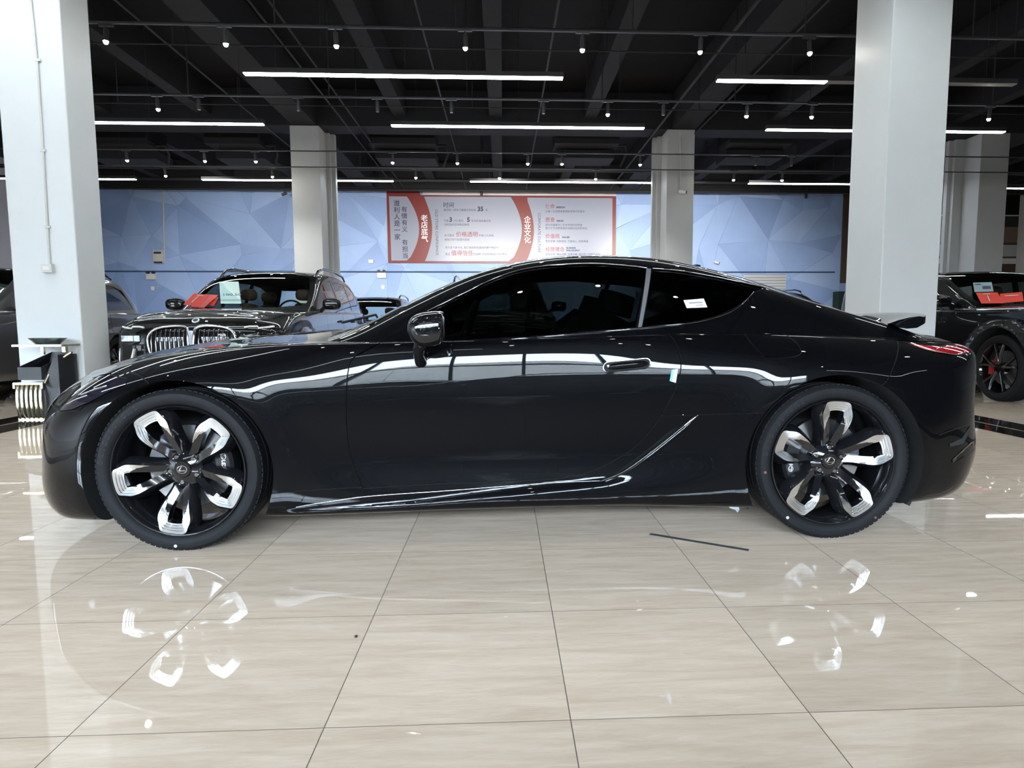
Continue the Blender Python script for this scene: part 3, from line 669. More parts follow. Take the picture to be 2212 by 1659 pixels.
def apply_ref(me, ref, inner_mat=None, tol=0.004, dot=0.75):
    me.polygons.foreach_set('use_smooth', [True]*len(me.polygons))
    ns = [None]*len(me.loops); cache = {}
    if inner_mat and len(me.materials) < 2: me.materials.append(inner_mat)
    for p in me.polygons:
        n, loc, d = ref.at(p.center)
        ok = d < tol and n.dot(p.normal) > dot
        if not ok and inner_mat: p.material_index = len(me.materials)-1
        elif ok: p.material_index = 0
        for li in p.loop_indices:
            vi = me.loops[li].vertex_index
            if ok:
                if vi not in cache: cache[vi] = ref.at(me.vertices[vi].co)[0]
                ns[li] = tuple(cache[vi])
            else: ns[li] = tuple(p.normal)
    me.normals_split_custom_set(ns); me.update()
def boolean(a, b, op):
    oa = bpy.data.objects.new('a', a); ob = bpy.data.objects.new('b', b); COL.objects.link(oa); COL.objects.link(ob)
    m = oa.modifiers.new('m', 'BOOLEAN'); m.operation = op; m.object = ob; m.solver = 'EXACT'
    dg = bpy.context.evaluated_depsgraph_get(); r = bpy.data.meshes.new_from_object(oa.evaluated_get(dg))
    bpy.data.objects.remove(oa); bpy.data.objects.remove(ob); return r
def grow(poly, d):
    n = len(poly); out = []
    area = sum(poly[i][0]*poly[(i+1) % n][1]-poly[(i+1) % n][0]*poly[i][1] for i in range(n)); s = 1 if area > 0 else -1
    for i in range(n):
        p0, p1, p2 = Vector(poly[i-1]), Vector(poly[i]), Vector(poly[(i+1) % n])
        a = (p1-p0).normalized(); b = (p2-p1).normalized(); na = Vector((a.y, -a.x))*s; nb = Vector((b.y, -b.x))*s
        q = (na+nb); q = q/max(0.5, q.length_squared/2) if q.length > 1e-6 else na
        out.append((p1.x+q.x*d, p1.y+q.y*d))
    return out
def smooth_poly(pts, n=6, closed=False):
    out = []; N = len(pts); P = [Vector(p) for p in pts]
    for i in range(N if closed else N-1):
        if closed: a, b, c, d = P[i-1], P[i], P[(i+1) % N], P[(i+2) % N]
        else: a, b, c, d = P[max(0, i-1)], P[i], P[i+1], P[min(N-1, i+2)]
        for k in range(n):
            t = k/n; out.append(tuple(0.5*((2*b)+(c-a)*t+(2*a-5*b+4*c-d)*t*t+(3*b-a-3*c+d)*t**3)))
    if not closed: out.append(tuple(P[-1]))
    return out
def xz_prism(poly, w0, w1, side=-1):     # prism between half widths w0..w1 on one side (near = -1)
    return MB().prism(poly, side*w0, side*w1).mesh('cut')
def xy_prism(poly, z0, z1):
    n = len(poly); vs = [(x, y, z0) for x, y in poly]+[(x, y, z1) for x, y in poly]
    return MB().add(vs, [tuple(range(n)), tuple(range(2*n-1, n-1, -1))]+[(i, i+n, (i+1) % n+n, (i+1) % n) for i in range(n)]).mesh('cut')
def strip(pts, w):                        # thin closed band along a polyline, for panel gaps
    L = []; R_ = []; n = len(pts)
    for i in range(n):
        a = Vector(pts[max(0, i-1)]); b = Vector(pts[min(n-1, i+1)]); d = (b-a).normalized(); q = Vector((-d.y, d.x))*w/2; p = Vector(pts[i])
        L.append(tuple(p+q)); R_.append(tuple(p-q))
    return L+R_[::-1]
def cyl_y(cx, cz, r, y0, y1, n=72):
    return MB().prism([(cx+r*math.cos(2*PI*i/n), cz+r*math.sin(2*PI*i/n)) for i in range(n)], y0, y1).mesh('cyl')
def on_surface(ref, x, z, side=-1, off=0.0, w=1.3):
    loc, n, i, d = ref.bvh.ray_cast(Vector((x, side*w, z)), Vector((0, -side, 0)))
    if loc is None: return Vector((x, side*0.9, z)), Vector((0, side, 0))
    nn, _, _ = ref.at(loc); return loc+nn*off, nn
# ================================================================== THE BLACK COUPE
M_paint = mat('black_metallic_paint', (0.0014, 0.0014, 0.0020), 0.45, coat=1.0, spec=0.03, noise=0.3, nscale=900)
M_paint.node_tree.nodes['Principled BSDF'].inputs['Coat Roughness'].default_value = 0.012
M_paint.node_tree.nodes['Principled BSDF'].inputs['Coat IOR'].default_value = 1.30
M_inner = mat('matt_black_liner', (0.006, 0.006, 0.006), 0.9)
M_gap = mat('matt_black_gap', (0.002, 0.002, 0.002), 0.95)
M_gloss = mat('gloss_black_plastic', (0.006, 0.006, 0.007), 0.08, coat=0.5)
M_tint = glassy('dark_tinted_glass', (0.42, 0.45, 0.45), 0.22)
M_wind = glassy('windscreen_glass', (0.55, 0.62, 0.60), 0.25)
M_chrome = mat('machined_aluminium', (0.80, 0.80, 0.80), 0.22, metal=1.0, noise=0.08, nscale=60)
M_bright = mat('bright_chrome', (0.9, 0.9, 0.9), 0.06, metal=1.0)
M_darkchrome = mat('dark_chrome_trim', (0.42, 0.42, 0.44), 0.15, metal=1.0)
M_rubber = mat('tyre_rubber', (0.0075, 0.0075, 0.0085), 0.7, spec=0.18, noise=0.25, nscale=60)
M_redlens = mat('red_tail_lens', (0.25, 0.005, 0.01), 0.08, coat=1.0)
M_whitemark = mat('white_print', (0.8, 0.8, 0.8), 0.5)
M_disc = mat('brake_disc_steel', (0.45, 0.45, 0.46), 0.28, metal=1.0)
M_caliper = mat('caliper_black', (0.010, 0.010, 0.011), 0.3)
M_leather = mat('dark_leather', (0.02, 0.015, 0.013), 0.6)

CX0, CY0 = 0.0, 3.68              # centre line of the coupe in the hall
body_net = []
def sec(xs, ws, zs): body_net.append([(xs[i] if isinstance(xs, (list, tuple)) else xs, ws[i], zs[i]) for i in range(10)])
sec([-2.08,-2.22,-2.275,-2.30,-2.31,-2.31,-2.285,-2.21,-2.12,-2.05],[0]*10,[.125,.13,.20,.33,.46,.585,.655,.73,.775,.80])
sec([-2.06,-2.20,-2.25,-2.28,-2.285,-2.28,-2.235,-2.13,-2.01,-1.93],[.28,.31,.33,.33,.33,.33,.32,.28,.17,0],[.12,.125,.20,.33,.46,.575,.65,.735,.795,.83])
sec([-2.00,-2.12,-2.165,-2.17,-2.165,-2.15,-2.10,-2.00,-1.88,-1.80],[.52,.58,.61,.61,.61,.61,.59,.53,.31,0],[.115,.12,.21,.34,.45,.545,.625,.715,.80,.86])
sec([-1.92,-1.99,-2.025,-2.025,-2.01,-1.99,-1.94,-1.86,-1.74,-1.67],[.70,.78,.81,.815,.815,.81,.775,.68,.39,0],[.12,.125,.22,.35,.46,.55,.64,.74,.825,.88])
sec([-1.83,-1.86,-1.87,-1.87,-1.86,-1.84,-1.81,-1.74,-1.61,-1.54],[.78,.875,.905,.91,.91,.90,.865,.745,.42,0],[.13,.135,.25,.38,.49,.59,.69,.78,.85,.90])
sec([-1.62]*6+[-1.60,-1.55,-1.44,-1.38],[.80,.915,.935,.94,.94,.935,.905,.79,.44,0],[.13,.145,.27,.40,.52,.63,.735,.825,.875,.918])
sec([-1.39]*6+[-1.38,-1.35,-1.26,-1.20],[.82,.925,.945,.95,.95,.948,.922,.81,.46,0],[.14,.15,.27,.40,.53,.66,.775,.855,.895,.932])
sec([-1.12]*6+[-1.12,-1.10,-1.05,-1.02],[.83,.92,.94,.94,.938,.938,.915,.82,.48,0],[.14,.15,.26,.385,.52,.66,.785,.875,.91,.945])
sec(-.85,[.83,.915,.93,.925,.922,.926,.905,.855,.5,0],[.14,.15,.25,.37,.515,.665,.795,.883,.925,.955])
sec(-.55,[.83,.912,.925,.908,.905,.910,.8955,.866,.5,0],[.14,.155,.24,.36,.51,.66,.80,.888,.93,.95])
sec(-.1,[.83,.912,.925,.901,.898,.905,.8905,.866,.5,0],[.15,.165,.235,.355,.51,.665,.806,.896,.93,.94])
sec(.4,[.83,.912,.925,.903,.900,.908,.8935,.868,.5,0],[.155,.17,.24,.36,.515,.67,.812,.906,.938,.94])
sec(.75,[.83,.915,.93,.915,.913,.921,.905,.862,.5,0],[.15,.165,.25,.38,.53,.685,.822,.918,.945,.95])
sec(1.1,[.83,.925,.945,.942,.942,.943,.920,.840,.5,0],[.14,.155,.27,.40,.55,.70,.835,.920,.952,.96])
sec(1.477,[.83,.925,.948,.957,.960,.957,.932,.840,.5,0],[.14,.15,.27,.40,.55,.69,.820,.905,.955,.965])
sec(1.85,[.80,.905,.932,.945,.948,.943,.920,.835,.5,0],[.14,.16,.28,.41,.55,.68,.80,.882,.945,.965])
sec([2.06,2.09,2.11,2.12,2.115,2.11,2.10,2.07,2.03,2.03],[.72,.845,.878,.888,.893,.890,.872,.800,.48,0],[.15,.17,.28,.40,.53,.68,.81,.870,.935,.955])
sec([2.17,2.225,2.262,2.272,2.245,2.235,2.25,2.215,2.15,2.13],[.60,.70,.73,.745,.75,.755,.74,.675,.42,0],[.16,.19,.28,.38,.50,.68,.825,.870,.925,.94])
sec([2.25,2.31,2.345,2.355,2.325,2.318,2.345,2.31,2.25,2.22],[.40,.46,.48,.49,.49,.49,.47,.42,.27,0],[.17,.20,.29,.38,.50,.68,.83,.868,.92,.93])
sec([2.30,2.38,2.42,2.43,2.40,2.38,2.40,2.37,2.31,2.28],[0]*10,[.18,.21,.30,.38,.50,.68,.83,.865,.91,.925])
FA, RA = (-1.388, .342, .402), (1.472, .342, .406)
for S_k in body_net:
    a_, b_ = S_k[7], S_k[8]; S_k.insert(8, tuple(a_[i]*.78+b_[i]*.22+(.004 if i == 2 and a_[1] > 0.5 else 0) for i in range(3)))
G = loft(body_net, 11, 9)
def sstep(a, b, x): t = np.clip((x-a)/(b-a), 0, 1); return t*t*(3-2*t)
X_, W_, Z_ = G[..., 0], G[..., 1], G[..., 2]
jj = np.arange(G.shape[1])/9.0
side = (sstep(0.6, 1.2, jj)*(1-sstep(5.0, 7.0, jj)))[None, :]
for (cx, cz, R_) in (FA, RA):                        # lip round each wheel opening
    r = np.hypot(X_-cx, Z_-cz); W_ += 0.013*side*np.exp(-(np.maximum(0, r-R_-.01)/.085)**2)*(Z_ > 0.1)
# sill: pushed out below the blade line
bl = np.interp(X_, [-1.0, -.9, -.38, .41, .62, 1.1], [.165, .17, .20, .272, .30, .31])
W_ += 0.013*side*(1-sstep(-0.015, 0.015, Z_-bl))*sstep(-1.02, -.90, X_)*(1-sstep(0.40, .62, X_))
me_body = grid_mesh(G); REF = Ref(me_body)

gh_net = []
def gsec(x, *wz): gh_net.append([(x, w, z) for w, z in wz])
gsec(-1.02, (.80,.84),(.79,.85),(.78,.86),(.70,.865),(.4,.88),(0,.91))
gsec(-.75, (.83,.86),(.82,.872),(.80,.885),(.71,.920),(.4,.962),(0,.992))
gsec(-.55, (.860,.83),(.825,.885),(.79,.925),(.68,1.010),(.40,1.055),(0,1.078))
gsec(-.35, (.860,.83),(.80,.95),(.715,1.045),(.605,1.118),(.36,1.150),(0,1.163))
gsec(-.1, (.860,.83),(.765,1.025),(.66,1.165),(.55,1.228),(.33,1.248),(0,1.258))
gsec(.2, (.872,.825),(.755,1.06),(.63,1.235),(.52,1.293),(.31,1.315),(0,1.323))
gsec(.45, (.87,.835),(.75,1.07),(.62,1.255),(.51,1.308),(.30,1.333),(0,1.343))
gsec(.7, (.865,.85),(.745,1.075),(.615,1.243),(.51,1.298),(.3,1.326),(0,1.338))
gsec(.95, (.845,.87),(.735,1.07),(.62,1.208),(.52,1.258),(.31,1.290),(0,1.305))
gsec(1.2, (.83,.87),(.725,1.055),(.625,1.158),(.535,1.192),(.32,1.236),(0,1.256))
gsec(1.45, (.825,.86),(.71,1.03),(.62,1.093),(.54,1.110),(.33,1.164),(0,1.190))
gsec(1.7, (.80,.86),(.70,.985),(.615,1.022),(.54,1.030),(.33,1.080),(0,1.106))
gsec(1.95, (.76,.85),(.69,.925),(.61,.950),(.54,.955),(.33,.985),(0,1.012))
gsec(2.2, (.7,.83),(.66,.85),(.58,.87),(.5,.88),(.33,.90),(0,.92))
GG = loft(gh_net, 10, 12, (False, False))
me_gh0 = grid_mesh(GG, False); REFG = Ref(me_gh0)
me_gh = grid_mesh(GG, False, shell=0.028); me_gl = grid_mesh(GG, False, shell=0.005, offset=0.004)

coupe = thing('coupe', 'glossy black two-door sports coupe seen from its left side, filling the photo', 'car', (CX0, CY0, 0))
def local(u, v, w):      # photo position at half width w on the near side -> car (x,z)
    p = aty(u, v, CY0-w); return (p.x-CX0, p.z)
def lp(L, w): return [local(u, v, w) for u, v in L]
# --- outlines read off the near side
door_l = lp([(817,743),(783,762),(757,785),(751,859),(753,943),(763,994),(787,1051)], .90)
door_b = lp([(787,1051),(945,1042),(1157,1034),(1241,1025),(1304,1004),(1368,966),(1412,916),(1446,858),(1464,812),(1468,776),(1459,738),(1438,706)], .90)
door = smooth_poly(door_l, 5)[:-1]+smooth_poly(door_b, 5)+[(0.71, 1.10), (-0.47, 1.10)]
fuel = smooth_poly(lp([(1623,724),(1630,712),(1672,710),(1700,713),(1718,730),(1727,752),(1722,764),(1700,769),(1655,769),(1638,758),(1628,742)], .90), 4, True)
rear_b = smooth_poly(lp([(1968,738),(1940,772),(1903,822),(1880,838)], .92), 5)
rbump = rear_b+[(1.60, .66), (1.60, .02), (2.7, .02), (2.7, .855)]
fb = smooth_poly(lp([(330,826),(300,812),(262,806)], .90), 5)
fbump = [(-2.6, .02), (-1.55, .02), (-1.55, .66)]+fb+lp([(235,845),(190,885)], .86)+[(-2.05, .60), (-2.6, .60)]
panels = []
for s in (-1, 1):
    for cx, cz, R_ in (FA, RA): me_body = boolean(me_body, cyl_y(cx, cz, R_, s*.60, s*1.2), 'DIFFERENCE')
def split(name, poly, w0, label=None, sides=(-1, 1), gap=0.0024, m=None):
    global me_body
    for s in sides:
        part = boolean(me_body.copy(), xz_prism(poly, w0, 1.25, s), 'INTERSECT')
        me_body = boolean(me_body, xz_prism(grow(poly, gap*2), w0, 1.3, s), 'DIFFERENCE')
        part.materials.clear(); part.materials.append(m or M_paint); apply_ref(part, REF, M_gap)
        o = link(name, part, coupe)
        if label: o['label'] = label
        panels.append(o)
me_body = boolean(me_body, MB().box(-.62, 1.42, -.775, .775, .66, 1.2).mesh('cab'), 'DIFFERENCE')
split('door', door, .62); split('fuel_door', fuel, .80, sides=(-1,))
def split_full(name, poly, gap=0.003):
    global me_body
    part = boolean(me_body.copy(), MB().prism(poly, -1.3, 1.3).mesh('c'), 'INTERSECT')
    me_body = boolean(me_body, MB().prism(grow(poly, gap*1.6), -1.35, 1.35).mesh('c'), 'DIFFERENCE')
    part.materials.clear(); part.materials.append(M_paint); apply_ref(part, REF, M_gap); return link(name, part, coupe)
M_lens = mat('headlamp_lens', (0.012, 0.010, 0.016), 0.04, coat=1.0)
tail_l = smooth_poly(lp([(1950,741),(1985,745),(2012,748)], .80), 3)[:-1]+lp([(2012,748),(2052,744)], .78)+lp([(2074,743)], .72)+lp([(2083,750),(2068,759)], .72)+lp([(2040,763),(2005,760),(1975,752)], .80)
split('tail_lamp', tail_l, .35, m=M_redlens)
head_l = lp([(152,852),(180,828),(215,812),(262,806),(322,812)], .72)+lp([(300,826),(262,842),(225,862),(178,880),(140,885)], .82)
split('headlamp', head_l, .30, m=M_lens)
split_full('rear_bumper', rbump)
split_full('front_bumper', fbump)
# --- gaps and grooves in the remaining body
def groove(poly, w0): 
    global me_body
    for s in (-1, 1): me_body = boolean(me_body, xz_prism(poly, w0, 1.25, s), 'DIFFERENCE')
groove(strip(smooth_poly(lp([(1421,899),(1500,896),(1580,893),(1660,889)], .93), 4), .0035), .86)         # seam above the rear sill
groove(strip(smooth_poly(lp([(588,1063),(680,1058),(787,1053)], .93), 4), .0045), .86)
groove(strip(smooth_poly(lp([(752,790),(690,787),(640,790)], .93), 2), .001), .90)
scoop = smooth_poly(lp([(1302,1036),(1345,1012),(1400,972),(1440,938),(1475,912)], .92), 4)+smooth_poly(lp([(1492,905),(1455,942),(1400,985),(1350,1022),(1310,1042)], .92), 4)
groove(scoop, .865)
me_body.materials.clear(); me_body.materials.append(M_paint); apply_ref(me_body, REF, M_inner)
link('body_shell', me_body, coupe)
# --- glasshouse
gb = lp([(950,742),(1087,729),(1180,723),(1374,706)], .80); gt = lp([(1396,580),(1290,571),(1180,575.5),(1114,587),(1057,609),(997,640),(930,674)], .605)
win_door = smooth_poly(gb, 5)+smooth_poly(gt, 5)+[local(925, 700, .80)]
win_q = smooth_poly(lp([(1387,705),(1431,701),(1497,694.5),(1554,681),(1603,661),(1648,630)], .79), 4)+smooth_poly(lp([(1653,622),(1591,608),(1483,588),(1408,580.5)], .605), 4)
wsc = [(-.885, 0), (-.85, .30), (-.76, .55), (-.655, .70), (-.60, .715), (-.40, .612), (-.15, .545), (.0, .505), (.055, .40), (.075, .2), (.08, 0)]
wsc = wsc+[(x, -y) for x, y in wsc[::-1]][1:-1]
rgl = [(1.10, 0), (1.09, .30), (1.08, .44), (1.15, .47), (1.45, .46), (1.80, .45), (1.97, .40), (2.0, 0)]
rgl = rgl+[(x, -y) for x, y in rgl[::-1]][1:-1]
for nm, poly, m in (('door_window', win_door, M_tint), ('quarter_window', win_q, M_tint)):
    for s in (-1, 1):
        g = boolean(me_gl.copy(), xz_prism(poly, .40, 1.2, s), 'INTERSECT'); g.materials.clear(); g.materials.append(m); apply_ref(g, REFG, None, 0.006, .7); o = link(nm, g, coupe)
        me_gh = boolean(me_gh, xz_prism(poly, .40, 1.2, s), 'DIFFERENCE')
for nm, poly, m, z0 in (('windscreen', wsc, M_wind, .80), ('rear_window', rgl, M_tint, .9)):
    g = boolean(me_gl.copy(), xy_prism(poly, z0, 1.6), 'INTERSECT'); g.materials.clear(); g.materials.append(m); apply_ref(g, REFG, None, 0.006, .7); link(nm, g, coupe)
    me_gh = boolean(me_gh, xy_prism(grow(poly, .001), z0, 1.6), 'DIFFERENCE')
me_gh.materials.clear(); me_gh.materials.append(M_paint); apply_ref(me_gh, REFG, M_inner); link('roof', me_gh, coupe)
# bright edging round the side glass
def on_gh(x, z, off=.003): return on_surface(REFG, x, z, -1, off)[0]
def gtrim(L, r, m, name, w=.7, off=.003):
    pts = [on_gh(x, z, off) for x, z in smooth_poly(L, 6)]; return MB().tube(pts, r, 6).build(name, m, coupe, 60)
gtrim(gt, .0028, M_darkchrome, 'window_trim'); gtrim(lp([(1408,581),(1483,588.5),(1591,609),(1652,623)], .605), .0028, M_darkchrome, 'window_trim')
gtrim(lp([(960,744),(1087,734),(1180,727),(1376,710),(1431,704),(1497,698),(1554,685),(1603,665),(1652,627)], .80), .003, M_darkchrome, 'window_trim')
bp_ = [on_gh(*p, .001) for p in lp([(1396,579),(1391,620),(1384,665),(1378,706)], .70)]
MB().prism(lp([(1397,580),(1406,580.5),(1388,705),(1377,706)], .70), -.86, -.55).mesh('x')
bpil = boolean(grid_mesh(GG, False, shell=0.006, offset=-0.003), xz_prism(lp([(1395,580),(1405,581)], .61)+lp([(1385,706),(1377,707)], .80), .4, 1.2, -1), 'INTERSECT')
bpil.materials.clear(); bpil.materials.append(mat('satin_grey_pillar', (0.10, 0.10, 0.105), 0.25)); apply_ref(bpil, REFG, None, .006, .7); link('door_pillar', bpil, coupe)
# ------------------------------------------------------------------ wheels of the coupe
def emblem(r, m, name, parent, T):      # oval ring with a slanted L inside
    mb = MB(); ring = [(r*math.cos(a), 0, .78*r*math.sin(a)) for a in [2*PI*i/28 for i in range(28)]]
    mb.tube([T @ Vector(p) for p in ring], r*.085, 6, closed=True)
    for P in ([(-.02, .70), (-.62, -.20), (-.55, -.30), (-.2, -.30)], [(-.5, -.28), (.72, -.28)], [(-.10, .72), (.12, .74)]):
        mb.tube([T @ Vector((x*r, 0, z*r)) for x, z in P], r*.095, 6)
    return mb.build(name, m, parent, 60)
def make_wheel(parent, name, ang0, cal_ang, marks, loc, rz=0.0):
    w = bpy.data.objects.new(name, None)
    mb = MB().lathe([(.286,.012),(.283,.001),(.278,.001),(.272,.012),(.268,.03),(.262,.11),(.258,.22),(.268,.235),(.262,.236),(.252,.22),(.256,.11),(.262,.03),(.270,.018)], 96, 'Y')
    O = [(-.026,.055),(-.036,.10),(-.054,.15),(-.069,.205),(-.062,.243),(-.050,.271),(0,.277),(.050,.271),(.062,.243),(.069,.205),(.054,.15),(.036,.10),(.026,.055)]
    I = [(-.004,.092),(-.012,.125),(-.023,.165),(-.030,.20),(-.031,.220),(-.028,.230),(0,.2335),(.028,.230),(.031,.220),(.030,.20),(.023,.165),(.012,.125),(.004,.092)]
    O = smooth_poly(O, 4); I = smooth_poly(I, 4); n = len(O)
    def dep(r): t = min(1, max(0, (r-.05)/.15)); return .048*(1-t*t*(3-2*t))+.004
    faces = []
    for k in range(5):
        a = math.radians(ang0+72*k); ca, sa = math.cos(a), math.sin(a)
        def P(q, dy, grow_=0.0):
            s_, r = q; s_ = s_+grow_*(1 if s_ > 0 else -1)*(1 if r < .262 else 0); r0 = math.hypot(*q)
            return Vector((r*ca+s_*sa, dep(r0)+dy, r*sa-s_*ca))
        rows = []
        for i in range(n): rows.append([P(O[i], .055, .026), P(O[i], .022, .016), P(O[i], .003), P(I[i], .012), P(I[i], .055)])
        vs = [v for r_ in rows for v in r_]; fs = []
        for i in range(n-1):
            for j in range(4): fs.append((i*5+j, (i+1)*5+j, (i+1)*5+j+1, i*5+j+1))
        mb.add(vs, fs)
        # machined, stepped facing
        fr = [0.03, .30, .34, .55, .59, .80, .84, .985]; dy = [.0, .0012, .0035, .0045, .0065, .0075, .0095, .0105]; mf = MB(); rows = []
        for i in range(6, n-6):
            t = min(1, (i-6)/7.0, (n-7-i)/7.0); row = []
            for f, d in zip(fr, dy):
                f2 = .03+(f-.03)*(.15+.85*t); q = (O[i][0]*(1-f2)+I[i][0]*f2, O[i][1]*(1-f2)+I[i][1]*f2); row.append(P(q, d-.002))
            rows.append(row)
        vs = [v for r_ in rows for v in r_]; c = len(fr); fs = [(i*c+j, (i+1)*c+j, (i+1)*c+j+1, i*c+j+1) for i in range(len(rows)-1) for j in range(c-1)]
        mf.add(vs, fs); faces.append(mf)
        # hub arm filling between lug and spoke foot, valve side rib near the rim
    mb.lathe([(.001,.036),(.034,.036),(.038,.042),(.060,.050),(.078,.060),(.082,.085),(.001,.085)], 40, 'Y')
    for k in range(5):
        a = math.radians(ang0+72*k); mb.lathe([(.0135,.0515),(.018,.0490),(.020,.053),(.020,.06)], 20, 'Y', T=Matrix.Translation((.060*math.cos(a), 0, .060*math.sin(a))))
    me = mb.mesh(name, 35); w = bpy.data.objects.new(name, me); COL.objects.link(w); me.materials.append(M_gloss); w.parent = parent; w.location = loc; w.rotation_euler = (0, 0, rz)
    for f in faces:
        o = f.build('spoke_face', M_chrome, w, 25); o['label'] = 'stepped machined silver spoke face'
    prof = [(.284,.014),(.290,.004),(.300,-.006),(.318,-.010),(.334,-.006),(.346,.008),(.351,.024),(.352,.05)]
    for y in (.075, .115, .155, .195): prof += [(.352, y-.006), (.345, y-.004), (.345, y+.004), (.352, y+.006)]
    prof += [(.351,.225),(.345,.240),(.325,.252),(.300,.250),(.284,.236)]
    tm = MB().lathe(prof, 120, 'Y', closed=True)
    for k in range(90):                                   # shoulder blocks
        a = 2*PI*k/90; T = Matrix.Rotation(-a, 4, 'Y'); tm.box(.3485, .3528, .012, .066, -.009, .009, None, T)
    ty = tm.build('tyre', M_rubber, w, 35)
    # sidewall lettering
    lt = MB()
    def ring_text(s, a0, step, r, size):
        for i, ch in enumerate(s):
            a = math.radians(a0-step*i); Mx = frame_m((r*math.cos(a), -.0085, r*math.sin(a)), (math.sin(a), 0, -math.cos(a)), (math.cos(a), 0, math.sin(a)))
            c = text('t', ch, size, M_rubber, None, Mx, .0006, 'CENTER', .002); lt.add([v.co for v in c.data.vertices], [tuple(p.vertices) for p in c.data.polygons]); bpy.data.objects.remove(c)
    ring_text('BRIDGESTONE', 172, 5.2, .309, .026)
    o = lt.build('tyre_lettering', mat('tyre_letter_rubber', (.0115, .0115, .0125), .7, spec=.25), w)
    for (a, r, m, rad) in marks:
        a = math.radians(a); MB().lathe([(.001, -.0115), (rad, -.0110), (rad, -.008)], 14, 'Y', T=Matrix.Translation((r*math.cos(a), 0, r*math.sin(a)))).build('tyre_dot', m, w)
    for k in range(5):
        a = math.radians(ang0+72*k); T = Matrix.Translation((.060*math.cos(a), 0, .060*math.sin(a)))
        MB().lathe([(.001,.046),(.0085,.046),(.0105,.050),(.0105,.062)], 6, 'Y', T=T).build('lug_nut', M_darkchrome, w)
    emblem(.021, M_bright, 'centre_emblem', w, Matrix.Translation((0, .0345, 0)))
    MB().lathe([(.085,.088),(.088,.105),(.092,.118),(.183,.118),(.183,.142),(.09,.142)], 64, 'Y').build('brake_disc', M_disc, w, 35)
    MB().lathe([(.001,.10),(.085,.10),(.09,.118)], 40, 'Y').build('disc_hat', M_inner, w, 35)
    cm = MB(); aa = [math.radians(cal_ang-24+48*i/12) for i in range(13)]; vs = []
    for a in aa:
        for r, y in ((.118,.085),(.130,.072),(.188,.072),(.200,.088),(.200,.165),(.118,.165)): vs.append((r*math.cos(a), y, r*math.sin(a)))
    cm.add(vs, [(i*6+j, (i+1)*6+j, (i+1)*6+(j+1) % 6, i*6+(j+1) % 6) for i in range(12) for j in range(6)]+[(0,1,2,3,4,5), tuple(72+j for j in range(5, -1, -1))])
    cal = cm.build('brake_caliper', M_caliper, w, 30)
    a = math.radians(cal_ang); sgn = 1 if math.cos(a) > 0 else -1; lx_ = .163*math.cos(a)
    em = emblem(.013, M_whitemark, 'caliper_emblem', w, Matrix.Translation((lx_+.0, .0705, .163*math.sin(a)+.034*sgn)) @ Matrix.Rotation(sgn*PI/2, 4, 'Y'))
    text('caliper_lettering', 'LEXUS', .022, M_whitemark, w, frame_m((lx_-.008*sgn, .0705, .163*math.sin(a)+.018*sgn), (0, 0, -sgn), (sgn, 0, 0)), .0006, 'LEFT', .0006, 1.0)
    return w
M_dotw = mat('pale_paint_dot', (.55, .55, .5), .6); M_dotr = mat('dull_red_paint_dot', (.16, .05, .05), .7)
WY = .93
wf = make_wheel(coupe, 'wheel', 118, 5, [(-94, .325, M_dotw, .0065)], (-1.3926, -WY, .352))
wr = make_wheel(coupe, 'wheel', 87, 183, [(-130, .322, M_dotw, .0065), (187, .318, M_dotr, .006), (-52, .322, M_dotr, .005)], (1.4774, -WY, .352))
dup(wf, (-1.3926, WY, .352), PI, parent=coupe); dup(wr, (1.4774, WY, .352), PI, parent=coupe)
# arch liners close the wells inside
for cx, cz, R_ in (FA, RA):
    for s in (-1, 1):
        A_ = [math.radians(-28+236*i/40) for i in range(41)]; vs = [(cx+(R_+.003)*math.cos(a), s*y, cz+(R_+.003)*math.sin(a)) for a in A_ for y in (.62, .915)]+[(cx+(R_+.02)*math.cos(a), s*y, cz+(R_+.02)*math.sin(a)) for a in A_ for y in (.62, .915)]
        m_ = MB(); m_.add(vs, [(i*2, i*2+1, i*2+3, i*2+2) for i in range(40)]+[(82+i*2, 82+i*2+2, 82+i*2+3, 82+i*2+1) for i in range(40)]+[(i*2+1, 82+i*2+1, 82+i*2+3, i*2+3) for i in range(40)])
        m_.add([(cx+(R_-.0)*math.cos(a), s*.64, cz+(R_)*math.sin(a)) for a in A_], [tuple(range(41))]); m_.build('wheel_arch_liner', M_inner, coupe)

